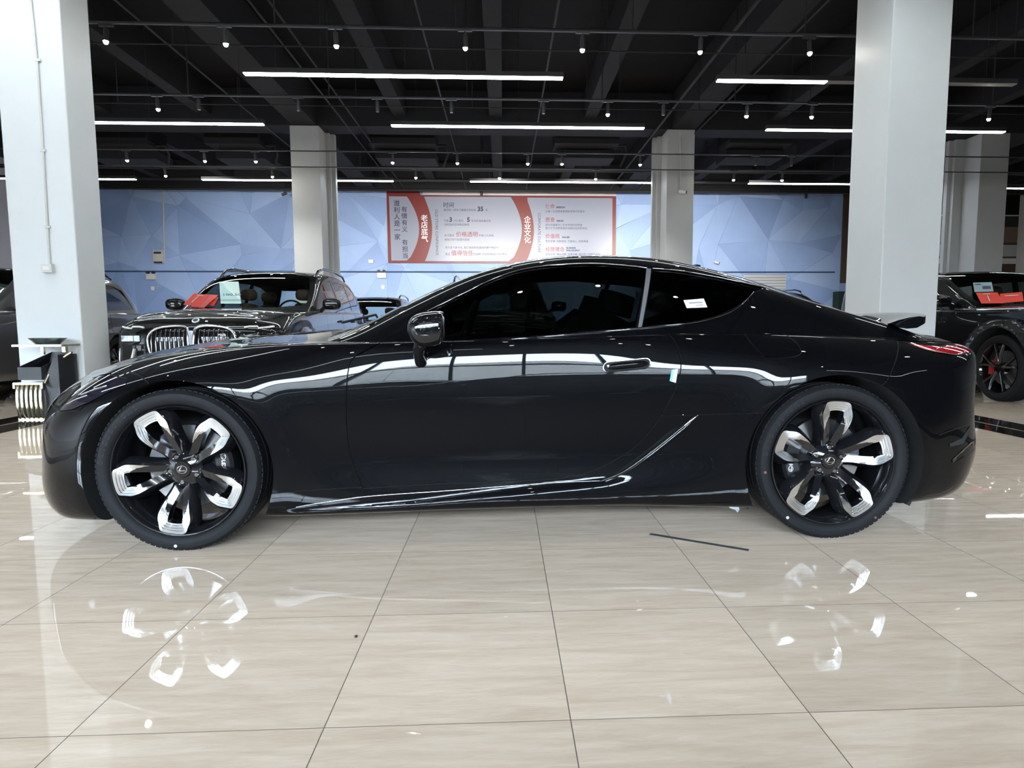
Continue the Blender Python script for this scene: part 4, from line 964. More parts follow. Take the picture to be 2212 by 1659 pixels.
# ------------------------------------------------------------------ mirrors, handle, trims
def blob(c, rx, ry, rz, e=.75, n=20, flat=None):
    vs = []; fs = []
    def sp(v, p): return math.copysign(abs(v)**p, v)
    for i in range(n+1):
        th = -PI/2+PI*i/n
        for j in range(2*n):
            ph = PI*j/n; x, y, z = sp(math.cos(th), e)*sp(math.cos(ph), e)*rx, sp(math.cos(th), e)*sp(math.sin(ph), e)*ry, sp(math.sin(th), e)*rz
            if flat and x > flat: x = flat+(x-flat)*.12
            vs.append((c[0]+x, c[1]+y, c[2]+z))
    for i in range(n):
        for j in range(2*n): fs.append((i*2*n+j, i*2*n+(j+1) % (2*n), (i+1)*2*n+(j+1) % (2*n), (i+1)*2*n+j))
    return vs, fs
def wing_mirror(s):
    A = aty(928, 708, CY0-1.02); x, z = A.x-CX0, A.z
    vs, fs = blob((0, 0, 0), .094, .110, .072, .72, 22, .056)
    vs = [(vx*(1.0-.25*(vz < 0)*(-vz/.066)) , vy, vz+.10*(vx+.05)*(1 if vx > -.05 else 0.9)-.010) for vx, vy, vz in vs]
    m = MB(); m.add(vs, fs); me = m.mesh('wing_mirror', 50); me.materials.append(M_gloss)
    o = link('wing_mirror', me, coupe, (x+.005, s*1.02, z))
    MB().box(.058, .062, -.075, .075, -.040, .045).build('mirror_glass', M_bright, o)
    MB().tube([(-.03, 0, -.045), (-.055, -s*.03, -.085), (-.062, -s*.075, -.115), (-.060, -s*.13, -.150)], [.034, .026, .022, .026], 14).build('mirror_stalk', M_gloss, o, 60)
    MB().tube([(-.086, s*.02, .010), (-.05, s*.085, .005), (.0, s*.104, .0), (.045, s*.102, -.002)], .0035, 6).build('turn_signal', M_darkchrome, o, 60)
wing_mirror(-1); wing_mirror(1)
def patch(L, w, off, m, name, n=14, parent=None):      # thin plate following the body inside a quadrilateral of photo points
    a, b, c, d = [Vector(local(u, v, w)) for u, v in L]; vs = []; fs = []
    for i in range(n+1):
        for j in range(n+1):
            p = a.lerp(b, i/n).lerp(d.lerp(c, i/n), j/n); q, nn = on_surface(REF, p.x, p.y, -1, off); vs.append(q)
    k = len(vs); vs += [v+Vector((0, .0015, 0)) for v in vs]
    fs = [(i*(n+1)+j, (i+1)*(n+1)+j, (i+1)*(n+1)+j+1, i*(n+1)+j+1) for i in range(n) for j in range(n)]
    return MB().add(vs[:k], fs).build(name, m, parent or coupe, 60)
# handle: recess ring and bar
ring = []; 
for i in range(36):
    a = 2*PI*i/36; u = 1354+(39 if math.cos(a) > 0 else -39)+12.0*math.cos(a); v = 789-0.10*(u-1354)+11*math.sin(a); p = local(u, v, .9); ring.append(on_surface(REF, *p, -1, .001)[0])
MB().tube(ring, .0022, 6, closed=True).build('handle_recess_edge', M_darkchrome, panels[0], 60)
c = sum(ring, Vector())/36; MB().add([c]+[r_+(c-r_)*.03 for r_ in ring], [(0, i+1, (i+1) % 36+1) for i in range(36)]).build('handle_recess', M_inner, panels[0])
hp = [on_surface(REF, *local(u, 789-0.10*(u-1354), .9), -1, o_)[0] for u, o_ in ((1315, .004), (1322, .014), (1340, .020), (1370, .021), (1388, .015), (1396, .005))]
MB().tube(hp, [.008, .0125, .0135, .0135, .0125, .008], 14).build('door_handle', M_paint, panels[0], 60)
MB().lathe([(.001, -.002), (.006, -.001), (.006, .004)], 16, 'Y', T=Matrix.Translation(on_surface(REF, *local(1313, 792, .9), -1, .012)[0])).build('key_lock', M_darkchrome, panels[0])
# blade in the rear scoop and along the sill
sc = [on_surface(REF, *local(u, v, .92), -1, .002)[0] for u, v in smooth_poly([(1296,1040),(1345,1021),(1400,984),(1450,944),(1490,910),(1508,896)], 4)]
MB().tube(sc, [.003+.003*math.sin(PI*i/(len(sc)-1)) for i in range(len(sc))], 8).build('scoop_blade', M_gloss, coupe, 60)
MB().tube(sc[-9:], [.001,.003,.0045,.0055,.006,.005,.004,.003,.001], 8).build('scoop_tip', M_darkchrome, coupe, 60)
MB().tube([p+Vector((.004, 0, -.007)) for p in sc[:-4]], .0012, 6).build('scoop_lower_edge', M_darkchrome, coupe, 60)
sc2 = [on_surface(REF, *local(u, v-7, .92), -1, -.006)[0] for u, v in smooth_poly([(1330,1020),(1380,985),(1430,944),(1478,903)], 4)]
MB().tube(sc2, .003, 6).build('scoop_upper_edge', M_darkchrome, coupe, 60)
sl = [on_surface(REF, *local(u, v, .93), -1, .001)[0] for u, v in smooth_poly([(640,1095),(700,1085),(800,1072),(950,1062),(1100,1051),(1200,1044),(1296,1040)], 4)]
MB().tube(sl, [.0012+.0022*min(1, i/6, (len(sl)-1-i)/4) for i in range(len(sl))], 8).build('sill_blade', M_darkchrome, coupe, 60)
# edging of the tail lamp
tl = [on_surface(REF, *p, -1, .002)[0] for p in smooth_poly(lp([(1952,740),(1972,750),(2005,759),(2040,764),(2066,760)], .78), 4)]
MB().tube(tl, .0028, 6).build('tail_lamp_trim', M_bright, coupe, 60)
tl = [on_surface(REF, *p, -1, .003)[0] for p in smooth_poly(lp([(1990,753),(2012,749),(2055,748)], .76), 3)]
MB().tube(tl, .0015, 6).build('tail_lamp_line', M_bright, coupe, 60)
for P in ([(160,850),(190,828),(222,818)], [(205,848),(238,836),(266,828)], [(172,868),(200,856),(226,848)]):
    q = [on_surface(REF, *p, -1, .002)[0] for p in smooth_poly(lp(P, .78), 3)]; MB().tube(q, .0022, 6).build('headlamp_light_strip', M_bright, coupe, 60)
# rear lip spoiler
N = 28; vs = []; fs = []
prof = [(0, 0, .002), (.25, .45, .016), (.55, .8, .028), (.85, 1.0, .034), (1.0, 1.0, .030), (1.0, 1.0, -.004), (.8, .75, -.022), (.5, .3, -.026), (.2, 0, -.016)]
for i in range(N+1):
    w_ = -.70+1.40*i/N; q = (w_/.70)**2; xl = 2.02-.17*q; xt = 2.30-.285*q; zt = 1.036-.030*q; zl = .960+.012*q
    for f, g_, d in prof: vs.append((xl+(xt-xl)*f, w_, zl+(zt-.034-zl)*g_+d))
c_ = len(prof)
for i in range(N):
    for j in range(c_): fs.append((i*c_+j, (i+1)*c_+j, (i+1)*c_+(j+1) % c_, i*c_+(j+1) % c_))
fs += [tuple(range(c_)), tuple(N*c_+j for j in range(c_-1, -1, -1))]
MB().add(vs, fs).build('spoiler', M_paint, coupe, 40)
# rear reflector slot, front grille edge, front duct
def slot(L, w, m, name, off=.001):
    pts = [on_surface(REF, *p, -1, off)[0] for p in lp(L, w)]; c = sum(pts, Vector())/len(pts); n = len(pts)
    return MB().add([c]+pts, [(0, i+1, (i+1) % n+1) for i in range(n)]).build(name, m, coupe)
slot([(2020,982),(2045,964),(2070,950),(2086,948),(2091,966),(2070,975),(2050,980),(2022,989)], .80, M_gloss, 'rear_duct', .003)
slot([(2010,948),(2012,954),(2046,950),(2056,938),(2070,914),(2062,918),(2048,940),(2040,944)], .80, M_inner, 'bumper_groove', .003)
q = [on_surface(REF, *p, -1, .001)[0] for p in smooth_poly(lp([(1990,930),(2020,922),(2072,911)], .82), 3)]; MB().tube(q, .0018, 6).build('bumper_seam', M_gap, coupe)
slot([(101,1072),(108,1046),(113,1048),(111,1062),(104,1076)], .62, M_inner, 'front_duct', .004)
MB().add([(0,0,0),(.045,0,-.002),(.05,.0,-.012),(.042,.004,-.03),(.03,.0,-.014),(.008,.0,-.008)],[(0,1,2,3,4,5)]).build('plastic_flap', mat('grey_plastic_scrap', (.25,.26,.26), .4), coupe, None, (1.01, -.915, .152))
# stickers
patch([(1449,798),(1462,797),(1457,826),(1444,822)], .9, .002, mat('blue_white_tag', (.55, .70, .80), .4), 'paper_tag', 4, panels[0])['label'] = 'small pale blue tag stuck by the door edge'
patch([(1449,798),(1454,798),(1449,824),(1444,822)], .9, .003, mat('tag_blue', (.08, .28, .50), .4), 'tag_stripe', 4, panels[0])
def gpatch(L, w, off, m, name):
    pts = [on_surface(REFG, *local(u, v, w), -1, off)[0] for u, v in L]; return MB().add(pts, [(0, 1, 2, 3)]).build(name, m, coupe)
gpatch([(1474,650),(1519,646),(1523,665),(1478,667)], .72, .004, mat('paper_white', (.85, .85, .86), .5), 'window_sticker')['label'] = 'white paper label on the quarter window'
gpatch([(1485,654.5),(1514,653),(1515,656.5),(1485.5,658)], .72, .0055, mat('print_grey', (.25, .25, .26), .6), 'window_sticker_print')
gpatch([(1497,660.5),(1515,659.5),(1515.5,661.5),(1497.5,662.5)], .72, .0055, MAT['print_grey'], 'window_sticker_print')
# wiper, antenna fin
MB().tube([(-.80, -.45, .985), (-.70, -.1, 1.03), (-.76, .3, 1.0)], .006, 6).build('wiper', M_inner, coupe)
MB().add([(.98, -.02, 1.295), (.98, .02, 1.295), (1.16, .02, 1.262), (1.16, -.02, 1.262), (1.12, 0, 1.315), (1.14, 0, 1.312)], [(0,1,2,3),(0,4,1),(1,4,5,2),(2,5,3),(3,5,4,0)]).build('antenna_fin', M_paint, coupe)
# cabin
MB().box(-.61, 1.41, -.76, .76, .64, .70).build('cabin_floor', M_inner, coupe)
MB().tube([(-.42, -.70, .88), (-.42, .70, .88)], .10, 16).build('dashboard', M_inner, coupe, 60)
MB().box(1.10, 1.41, -.70, .70, .70, .90).build('parcel_shelf', M_inner, coupe)
st = MB().tube([(-.20+.185*math.cos(a)*.35, -.36+.185*math.sin(a), .90+.185*math.cos(a)) for a in [2*PI*i/32 for i in range(32)]], .015, 8, closed=True); st.tube([(-.2, -.36, .90), (-.35, -.36, .86)], .04, 10)
st.build('steering_wheel', M_leather, coupe, 60)
for s in (-1, 1):
    t_ = MB(); t_.tube([(.36, s*.36, .60), (.50, s*.36, .90), (.56, s*.36, 1.02)], [.20, .19, .12], 16); t_.tube([(.57, s*.36, 1.03), (.60, s*.36, 1.13)], [.10, .09], 14); t_.box(-.1, .35, s*.36-.24, s*.36+.24, .62, .74); t_.build('seat', M_leather, coupe, 60)
# ================================================================== PARKED CARS BEHIND
M_dark_paint = mat('deep_black_paint', (0.003, 0.003, 0.0035), 0.4, coat=1.0, spec=0.1)
M_grey_paint = mat('dark_grey_paint', (0.055, 0.052, 0.055), 0.35, metal=0.3, coat=1.0)
M_seat = mat('brown_leather', (0.12, 0.06, 0.04), 0.6)
M_slat = mat('grille_slat_chrome', (0.55, 0.56, 0.58), 0.15, metal=1.0)
M_lampglass = mat('lamp_chrome_glass', (0.55, 0.57, 0.60), 0.12, metal=0.8)
M_cleartint = glassy('side_glass_clear', (.62, .66, .68), .25); M_clearwind = glassy('clear_windscreen', (.80, .87, .84), .04)
def simple_wheel(parent, loc, R_=.40, rz=0.0, red=False, spokes=5):
    mb = MB().lathe([(R_*.74,.0),(R_*.70,.02),(R_*.68,.20),(R_*.72,.21)], 48, 'Y')
    for k in range(spokes):
        a = 2*PI*k/spokes+.3; ca, sa = math.cos(a), math.sin(a)
        for d in (-1, 1): mb.tube([(.05*ca, .03, .05*sa), (R_*.42*ca-d*R_*.06*sa, .015, R_*.42*sa+d*R_*.06*ca), (R_*.71*ca-d*R_*.17*sa, .012, R_*.71*sa+d*R_*.17*ca)], [.022, .02, .018], 6)
    mb.lathe([(.001,.01),(.06,.012),(.07,.05),(.001,.06)], 24, 'Y')
    w = mb.build('wheel', M_gloss, parent, 40, loc); w.rotation_euler = (0, 0, rz)
    MB().lathe([(R_*.74,.01),(R_*.80,-.008),(R_*.9,-.012),(R_*.98,.01),(R_,.04),(R_,.22),(R_*.97,.25),(R_*.75,.24)], 64, 'Y', closed=True).build('tyre', M_rubber, w, 35)
    MB().lathe([(.07,.10),(R_*.52,.10),(R_*.52,.12)], 40, 'Y').build('brake_disc', M_disc, w, 35)
    if red: MB().box(-R_*.5, -R_*.28, .05, .12, -.09, .09).build('brake_caliper', mat('red_caliper', (.35, .02, .02), .3), w)
    return w
def make_suv(name, label, loc, paint, boxy=False, group=None):
    global me_body
    t = thing(name, label, 'car', loc, PI/2, group)
    K = lambda xs, ws, zs: [((xs[i] if isinstance(xs, (list, tuple)) else xs), ws[i], zs[i]) for i in range(10)]
    if not boxy:
        hz = lambda a: [.26, .30, .45, .62, .80, .93, a-.10, a-.045, a-.01, a]
        net = [K([.10,.03,.0,-.01,-.01,0,.04,.12,.18,.25], [0]*10, [.26,.30,.45,.60,.75,.88,.97,1.04,1.07,1.09]),
               K([.12,.05,.02,.01,.01,.02,.06,.14,.24,.35], [.36,.40,.42,.42,.42,.42,.41,.36,.2,0], [.26,.30,.45,.60,.75,.88,.97,1.04,1.08,1.11]),
               K([.17,.10,.08,.07,.07,.08,.12,.20,.33,.46], [.70,.78,.80,.80,.80,.79,.76,.64,.36,0], [.26,.30,.45,.60,.75,.88,.97,1.05,1.10,1.13]),
               K([.32,.28,.26,.25,.25,.26,.29,.36,.5,.6], [.80,.93,.955,.96,.955,.945,.90,.76,.42,0], [.26,.30,.45,.61,.77,.90,.99,1.07,1.12,1.15]),
               K([.6]*10, [.82,.96,.985,.99,.985,.975,.94,.82,.45,0], hz(1.17)), K([1.0]*10, [.82,.97,.995,1.0,.995,.985,.955,.85,.46,0], hz(1.20)),
               K([1.5]*10, [.82,.97,.995,1.0,.998,.99,.965,.88,.48,0], hz(1.22)), K([2.3]*10, [.82,.97,.99,.995,.995,.99,.97,.90,.5,0], hz(1.22)),
               K([3.2]*10, [.82,.97,.99,.995,.995,.99,.97,.90,.5,0], hz(1.23)), K([4.1]*10, [.82,.97,.99,1.0,.998,.99,.97,.90,.5,0], hz(1.24)),
               K([4.7,4.72,4.74,4.76,4.78,4.78,4.76,4.74,4.7,4.7], [.8,.93,.96,.965,.965,.955,.93,.86,.48,0], hz(1.24)),
               K([4.9,4.95,4.98,5.0,5.02,5.02,5.0,4.97,4.93,4.93], [.6,.7,.74,.75,.75,.74,.72,.66,.4,0], hz(1.24)),
               K([4.95,5.0,5.05,5.08,5.1,5.1,5.08,5.05,5.0,5.0], [0]*10, hz(1.24))]
        gh = [[(1.25,.90,1.02),(1.25,.88,1.04),(1.25,.84,1.06),(1.25,.76,1.08),(1.25,.4,1.12),(1.25,0,1.14)],
              [(1.55,.93,1.08),(1.55,.91,1.13),(1.55,.87,1.19),(1.55,.80,1.235),(1.55,.42,1.27),(1.55,0,1.28)],
              [(1.95,.95,1.10),(1.93,.905,1.24),(1.93,.85,1.38),(1.93,.76,1.45),(1.93,.40,1.49),(1.93,0,1.50)],
              [(2.35,.95,1.12),(2.35,.89,1.36),(2.35,.80,1.60),(2.35,.70,1.68),(2.35,.38,1.72),(2.35,0,1.73)],
              [(2.9,.95,1.12),(2.9,.885,1.40),(2.9,.78,1.68),(2.9,.67,1.775),(2.9,.37,1.81),(2.9,0,1.82)],
              [(3.6,.95,1.12),(3.6,.885,1.40),(3.6,.775,1.69),(3.6,.665,1.79),(3.6,.37,1.825),(3.6,0,1.83)],
              [(4.3,.94,1.12),(4.3,.87,1.39),(4.3,.755,1.66),(4.3,.65,1.755),(4.3,.36,1.79),(4.3,0,1.80)],
              [(4.7,.92,1.12),(4.72,.84,1.37),(4.7,.72,1.60),(4.68,.61,1.70),(4.68,.35,1.74),(4.68,0,1.75)],
              [(4.92,.80,1.12),(4.90,.72,1.34),(4.86,.62,1.52),(4.83,.53,1.62),(4.82,.3,1.66),(4.82,0,1.67)],
              [(5.0,.5,1.10),(4.98,.45,1.3),(4.95,.4,1.45),(4.92,.35,1.55),(4.9,.2,1.6),(4.9,0,1.61)]]
        arches = ((.90, .40, .455), (4.0, .40, .455)); wR = .40
        wins = [[(2.02,1.19),(2.92,1.21),(2.92,1.66),(2.72,1.655),(2.45,1.59),(2.2,1.42)], [(2.98,1.21),(3.78,1.22),(3.80,1.67),(2.98,1.665)], [(3.84,1.22),(4.62,1.26),(4.48,1.58),(4.25,1.64),(3.86,1.67)]]
        wsp = [(1.42,0),(1.45,.4),(1.56,.74),(1.66,.80),(2.0,.74),(2.38,.645),(2.58,.5),(2.62,.3),(2.63,0)]; doors = [2.0, 2.95, 3.82]; side_h = 1.06
    else:
        hz = lambda a: [.34, .40, .52, .68, .86, 1.02, a-.09, a-.03, a-.008, a]
        net = [K([.10,.02,.0,-.0,.0,0,.02,.06,.14,.22], [0]*10, [.34,.40,.52,.66,.82,.98,1.07,1.12,1.14,1.15]),
               K([.12,.04,.02,.02,.02,.02,.04,.08,.18,.30], [.45,.5,.52,.52,.52,.52,.51,.45,.25,0], [.34,.40,.52,.66,.82,.98,1.07,1.13,1.15,1.16]),
               K([.16,.09,.07,.07,.07,.07,.09,.13,.25,.38], [.74,.84,.86,.86,.86,.85,.83,.74,.40,0], [.34,.40,.52,.66,.82,.98,1.07,1.14,1.16,1.17]),
               K([.28,.24,.22,.22,.22,.22,.24,.28,.4,.5], [.82,.95,.97,.975,.975,.965,.94,.86,.45,0], [.34,.40,.52,.66,.84,1.0,1.09,1.15,1.17,1.18])]+[K([x]*10, [.82,.96,.98,.985,.985,.98,.965,.90,.5,0], hz(z)) for x, z in ((.6,1.19),(1.1,1.20),(1.6,1.21),(2.4,1.22),(3.3,1.22),(4.2,1.22))]+[
               K([4.75]*10, [.8,.93,.96,.965,.965,.96,.94,.88,.48,0], hz(1.22)), K([4.9]*10, [.5,.6,.65,.66,.66,.65,.63,.6,.4,0], hz(1.22)), K([4.92]*10, [0]*10, hz(1.22))]
        gh = [[(1.3,.90,1.06),(1.3,.88,1.08),(1.3,.86,1.10),(1.3,.80,1.12),(1.3,.4,1.13),(1.3,0,1.14)],
              [(1.5,.93,1.12),(1.5,.92,1.17),(1.5,.90,1.22),(1.5,.84,1.26),(1.5,.42,1.29),(1.5,0,1.30)],
              [(1.85,.94,1.14),(1.85,.92,1.26),(1.85,.88,1.38),(1.85,.81,1.44),(1.85,.42,1.47),(1.85,0,1.48)],
              [(2.25,.94,1.14),(2.25,.91,1.36),(2.25,.85,1.58),(2.25,.77,1.65),(2.25,.40,1.68),(2.25,0,1.685)]]+[
              [(x,.94,1.14),(x,.905,1.38),(x,.85,1.63),(x,.77,1.71),(x,.40,1.745),(x,0,1.75)] for x in (2.7,3.3,4.2,4.6)]+[[(4.8,.88,1.12),(4.8,.85,1.36),(4.8,.80,1.58),(4.78,.72,1.66),(4.76,.38,1.69),(4.76,0,1.70)],[(4.88,.5,1.1),(4.88,.5,1.3),(4.87,.48,1.45),(4.86,.4,1.55),(4.86,.2,1.6),(4.86,0,1.61)]]
        arches = ((.86, .42, .50), (3.95, .42, .50)); wR = .415
        wins = [[(1.98,1.20),(2.86,1.20),(2.86,1.61),(2.55,1.60),(2.2,1.43)], [(2.94,1.20),(3.7,1.20),(3.7,1.61),(2.94,1.61)], [(3.8,1.22),(4.55,1.22),(4.55,1.58),(3.8,1.61)]]
        wsp = [(1.40,0),(1.41,.5),(1.48,.78),(1.58,.82),(2.0,.78),(2.30,.72),(2.42,.6),(2.46,.3),(2.46,0)]; doors = [1.95, 2.85, 3.75]; side_h = 1.1
    wsp = wsp+[(x, -y) for x, y in wsp[::-1]][1:-1]
    G_ = loft(net, 6, 5); jj = np.arange(G_.shape[1])/5.0; side = (sstep(.6, 1.2, jj)*(1-sstep(5.6, 6.6, jj)))[None, :]
    for cx, cz, R_ in arches: G_[..., 1] += (.045 if boxy else .014)*side*(1-sstep(R_+.05, R_+.075, np.hypot(G_[..., 0]-cx, G_[..., 2]-cz)))
    mb_ = grid_mesh(G_); rf = Ref(mb_); GH = loft(gh, 6, 7, (False, False)); g0 = grid_mesh(GH, False); rg = Ref(g0)
    shell = grid_mesh(GH, False, shell=.03); gls = grid_mesh(GH, False, shell=.006, offset=.004)
    for s in (-1, 1):
        for cx, cz, R_ in arches: mb_ = boolean(mb_, cyl_y(cx, cz, R_, s*.62, s*1.3, 48), 'DIFFERENCE')
    mb_ = boolean(mb_, MB().box(1.75, 4.6, -.84, .84, .95, 1.5).mesh('c'), 'DIFFERENCE')
    hood = [(.22, 0), (.24, .3), (.34, .62), (.52, .82), (1.0, .87), (1.48, .89)] if not boxy else [(.16, 0), (.17, .5), (.24, .78), (.5, .86), (1.0, .88), (1.44, .88)]
    hood = hood+[(x, -y) for x, y in hood[::-1] if y > 0]; 
    part = boolean(mb_.copy(), xy_prism(hood, .96, 1.6), 'INTERSECT'); mb_ = boolean(mb_, xy_prism(grow(hood, .006), .96, 1.6), 'DIFFERENCE')
    part.materials.clear(); part.materials.append(paint); apply_ref(part, rf, M_gap); link('bonnet', part, t)
    for s in (-1, 1):
        for i in range(2):
            a, b = doors[i]+.006, doors[i+1]-.006; pl_ = [(a, .42), (b if i == 0 else b-.12, .42), (b, .62), (b, 1.4), (a, 1.4)]
            dp = boolean(mb_.copy(), xz_prism(pl_, .80, 1.3, s), 'INTERSECT'); mb_ = boolean(mb_, xz_prism(grow(pl_, .006), .80, 1.3, s), 'DIFFERENCE')
            dp.materials.clear(); dp.materials.append(paint); apply_ref(dp, rf, M_gap); d_ = link('door', dp, t)
            hx = b-.10; q0 = on_surface(rf, hx-.16, side_h-.03, s, .022)[0]; q1 = on_surface(rf, hx, side_h-.02, s, .022)[0]
            MB().tube([q0+Vector((-.02, -s*.02, 0)), q0, q1, q1+Vector((.02, -s*.02, 0))], .014, 8).build('door_handle', paint, d_, 60)
    mb_.materials.clear(); mb_.materials.append(paint); apply_ref(mb_, rf, M_inner); link('body_shell', mb_, t)
    for poly in wins:
        for s in (-1, 1):
            g = boolean(gls.copy(), xz_prism(poly, .45, 1.2, s), 'INTERSECT'); g.materials.clear(); g.materials.append(M_cleartint); apply_ref(g, rg, None, .01, .6); link('side_window', g, t)
            shell = boolean(shell, xz_prism(poly, .45, 1.2, s), 'DIFFERENCE')
    g = boolean(gls.copy(), xy_prism(wsp, 1.0, 2.0), 'INTERSECT'); g.materials.clear(); g.materials.append(M_clearwind); apply_ref(g, rg, None, .01, .6); link('windscreen', g, t)
    shell = boolean(shell, xy_prism(wsp, 1.0, 2.2), 'DIFFERENCE')
    rwp = [(y_, z_) for y_, z_ in ((-.72, 1.25), (.72, 1.25), (.6, 1.62), (-.6, 1.62))]
    rc = MB().add([(x, y_, z_) for x in (4.6, 5.4) for y_, z_ in rwp], [(0,1,2,3),(7,6,5,4),(0,4,5,1),(1,5,6,2),(2,6,7,3),(3,7,4,0)]).mesh('c'); shell = boolean(shell, rc, 'DIFFERENCE')
    shell.materials.clear(); shell.materials.append(paint); apply_ref(shell, rg, M_inner); link('roof', shell, t)
    W_ = .975 if not boxy else .985
    for i, (cx, cz, R_) in enumerate(arches):
        for s in (-1, 1): simple_wheel(t, (cx, s*W_, wR), wR, 0 if s < 0 else PI, boxy, 7 if not boxy else 5)
    # cabin
    MB().box(1.78, 4.58, -.83, .83, .93, .97).build('cabin_floor', M_inner, t); MB().box(1.62, 1.92, -.80, .80, 1.02, 1.17).build('dashboard', M_inner, t)
    for x in (2.75, 3.6):
        for s in (-1, 1):
            MB().tube([(x-.1, s*.42, .98), (x, s*.42, 1.28)], [.19, .13], 14).build('seat', M_seat, t, 60)
            vs, fs = blob((x+.03, s*.42, 1.45), .06, .125, .09, .7, 10); MB().add(vs, fs).build('headrest', M_seat, t, 60)
    MB().tube([(2.12+.05*math.cos(a), -.42+.18*math.sin(a), 1.17+.17*math.cos(a)) for a in [2*PI*i/24 for i in range(24)]], .014, 6, closed=True).build('steering_wheel', M_inner, t, 60)
    # mirrors
    for s in (-1, 1):
        vs, fs = blob((0, 0, 0), .07, .13, .085, .7, 14, None); m_ = MB().add(vs, fs); 
        o = m_.build('wing_mirror', paint, t, 50, (1.86 if not boxy else 1.80, s*1.09, 1.28)); MB().tube([(.01, -s*.09, -.04), (.03, -s*.20, -.13)], .03, 8).build('mirror_arm', M_gloss, o, 60)
        MB().box(.066, .071, -.10, .10, -.06, .06).build('mirror_glass', M_bright, o)
    # roof rails
    if not boxy:
        for s in (-1, 1): MB().tube([(2.45, s*.70, 1.70), (2.62, s*.70, 1.80), (2.9, s*.69, 1.855), (3.6, s*.685, 1.87), (4.2, s*.67, 1.84), (4.42, s*.66, 1.76)], [.016, .022, .022, .022, .022, .014], 8).build('roof_rail', M_gloss, t, 60)
        sl = MB(); rim = MB(); bk = MB()
        def fr(y, z): loc, n, i, d = rf.bvh.ray_cast(Vector((-1, y, z)), Vector((1, 0, 0))); return loc.x if loc else .05
        for s in (-1, 1):
            k_ = smooth_poly([(s*.035, .62), (s*.035, .88), (s*.06, .955), (s*.18, .975), (s*.36, .955), (s*.46, .90), (s*.49, .80), (s*.46, .66), (s*.40, .60), (s*.10, .585)], 4, True)
            pts = [(fr(y, z)-.03, y, z) for y, z in k_]; rim.tube(pts, .017, 8, closed=True)
            vs = [(p[0]+.022, p[1], p[2]) for p in pts]; c = (sum(v[0] for v in vs)/len(vs), s*.25, .78); bk.add([c]+vs, [(0, i+1, (i+1) % len(vs)+1) for i in range(len(vs))])
            y = .085
            while y < .46:
                z1 = .955-.25*max(0, (y-.32))-.3*max(0, .10-y); sl.tube([(fr(s*y, .61)-.026, s*y, .61+.15*max(0, y-.38)), (fr(s*y, .8)-.035, s*y, .8), (fr(s*y, z1)-.025, s*y, z1-.02)], .006, 6); y += .052
        bk.build('grille_back', M_gap, t); o = rim.build('grille_surround', M_darkchrome, t, 60); sl.build('grille_slats', M_darkchrome, t, 60)
        MB().box(fr(0, .8)-.035, fr(0, .8)-.01, -.03, .03, .60, .92).build('grille_divider', M_slat, t)
        text('grille_badge', 'M60i', .045, M_whitemark, t, frame_m((fr(-.35, .86)-.05, -.30, .855), (0, -1, 0), (0, 0, 1)), .002)
        MB().lathe([(.001, -.006), (.041, -.004), (.041, .004)], 28, 'X', T=Matrix.Translation((.10, 0, 1.035)) @ Matrix.Rotation(.9, 4, 'Y')).build('bonnet_badge', M_whitemark, t, 40)
        MB().lathe([(.001, -.008), (.028, -.007)], 28, 'X', T=Matrix.Translation((.10, 0, 1.035)) @ Matrix.Rotation(.9, 4, 'Y')).build('bonnet_badge_centre', mat('badge_blue', (.02, .05, .12), .3), t, 40)
        for s in (-1, 1):
            def row(P, r, m, nm, par=t): return MB().tube([(fr(s*y, z)-.008, s*y, z) for y, z in P], r, 6).build(nm, m, par, 60)
            row([(.56, .955), (.62, .965), (.70, .965), (.715, .945), (.80, .955), (.86, .965)], .012, M_whitemark, 'upper_light_bar')
            hl = MB(); pts = [(fr(s*y, z)-.006, s*y, z) for y, z in ((.56, .86), (.60, .80), (.72, .76), (.84, .78), (.88, .84), (.86, .885), (.70, .89))]; c = [sum(p[i] for p in pts)/7 for i in range(3)]
            hl.add([c]+pts, [(0, i+1, (i+1) % 7+1) for i in range(7)]); o = hl.build('headlamp', M_headlens, t)
            for y0 in (.63, .71, .79): MB().box(fr(s*y0, .83)-.014, fr(s*y0, .83)-.004, s*y0-.032, s*y0+.032, .80, .865).build('lamp_element', M_lampglass, o)
            row([(.66, .72), (.70, .60), (.68, .50)], .022, M_lampglass, 'air_curtain_trim'); row([(.86, .72), (.88, .60), (.87, .48)], .012, M_lampglass, 'air_curtain_edge')
    return t
M_headlens = mat('dark_lamp_glass', (.02, .022, .025), .05, coat=1.0)
suv = make_suv('suv', 'large glossy black SUV with twin kidney grille parked facing viewer, left of the wall board', (-3.53, 7.45, 0), M_dark_paint)
def repaint(root, m):
    for c in root.children_recursive if hasattr(root, 'children_recursive') else []:
        if c.type == 'MESH':
            for sl in c.material_slots:
                if sl.material == M_dark_paint: sl.link = 'OBJECT'; sl.material = m
g2 = dup(suv, (-7.30, 6.85, 0), PI/2, 'dark grey SUV beside the large black one, mostly hidden behind left white pillar'); repaint(g2, M_grey_paint)
dup(suv, (-0.15, 8.9, 0), PI/2, 'black SUV standing behind the coupe windscreen, only its roof corner showing')
dup(suv, (3.62, 9.0, 0), PI/2, 'black SUV hidden behind the coupe rear window, its roof edge showing')
pB = aty(802, 640, 15.0); sb_ = dup(suv, (pB.x, 12.6, 0), PI/2, 'small distant black SUV seen between the large black SUV and coupe windscreen'); sb_.scale = (.92, .92, .90)
dup(suv, (6.95, 13.6, 0), PI/2, 'distant black SUV beyond the coupe tail, left of the right white pillar')
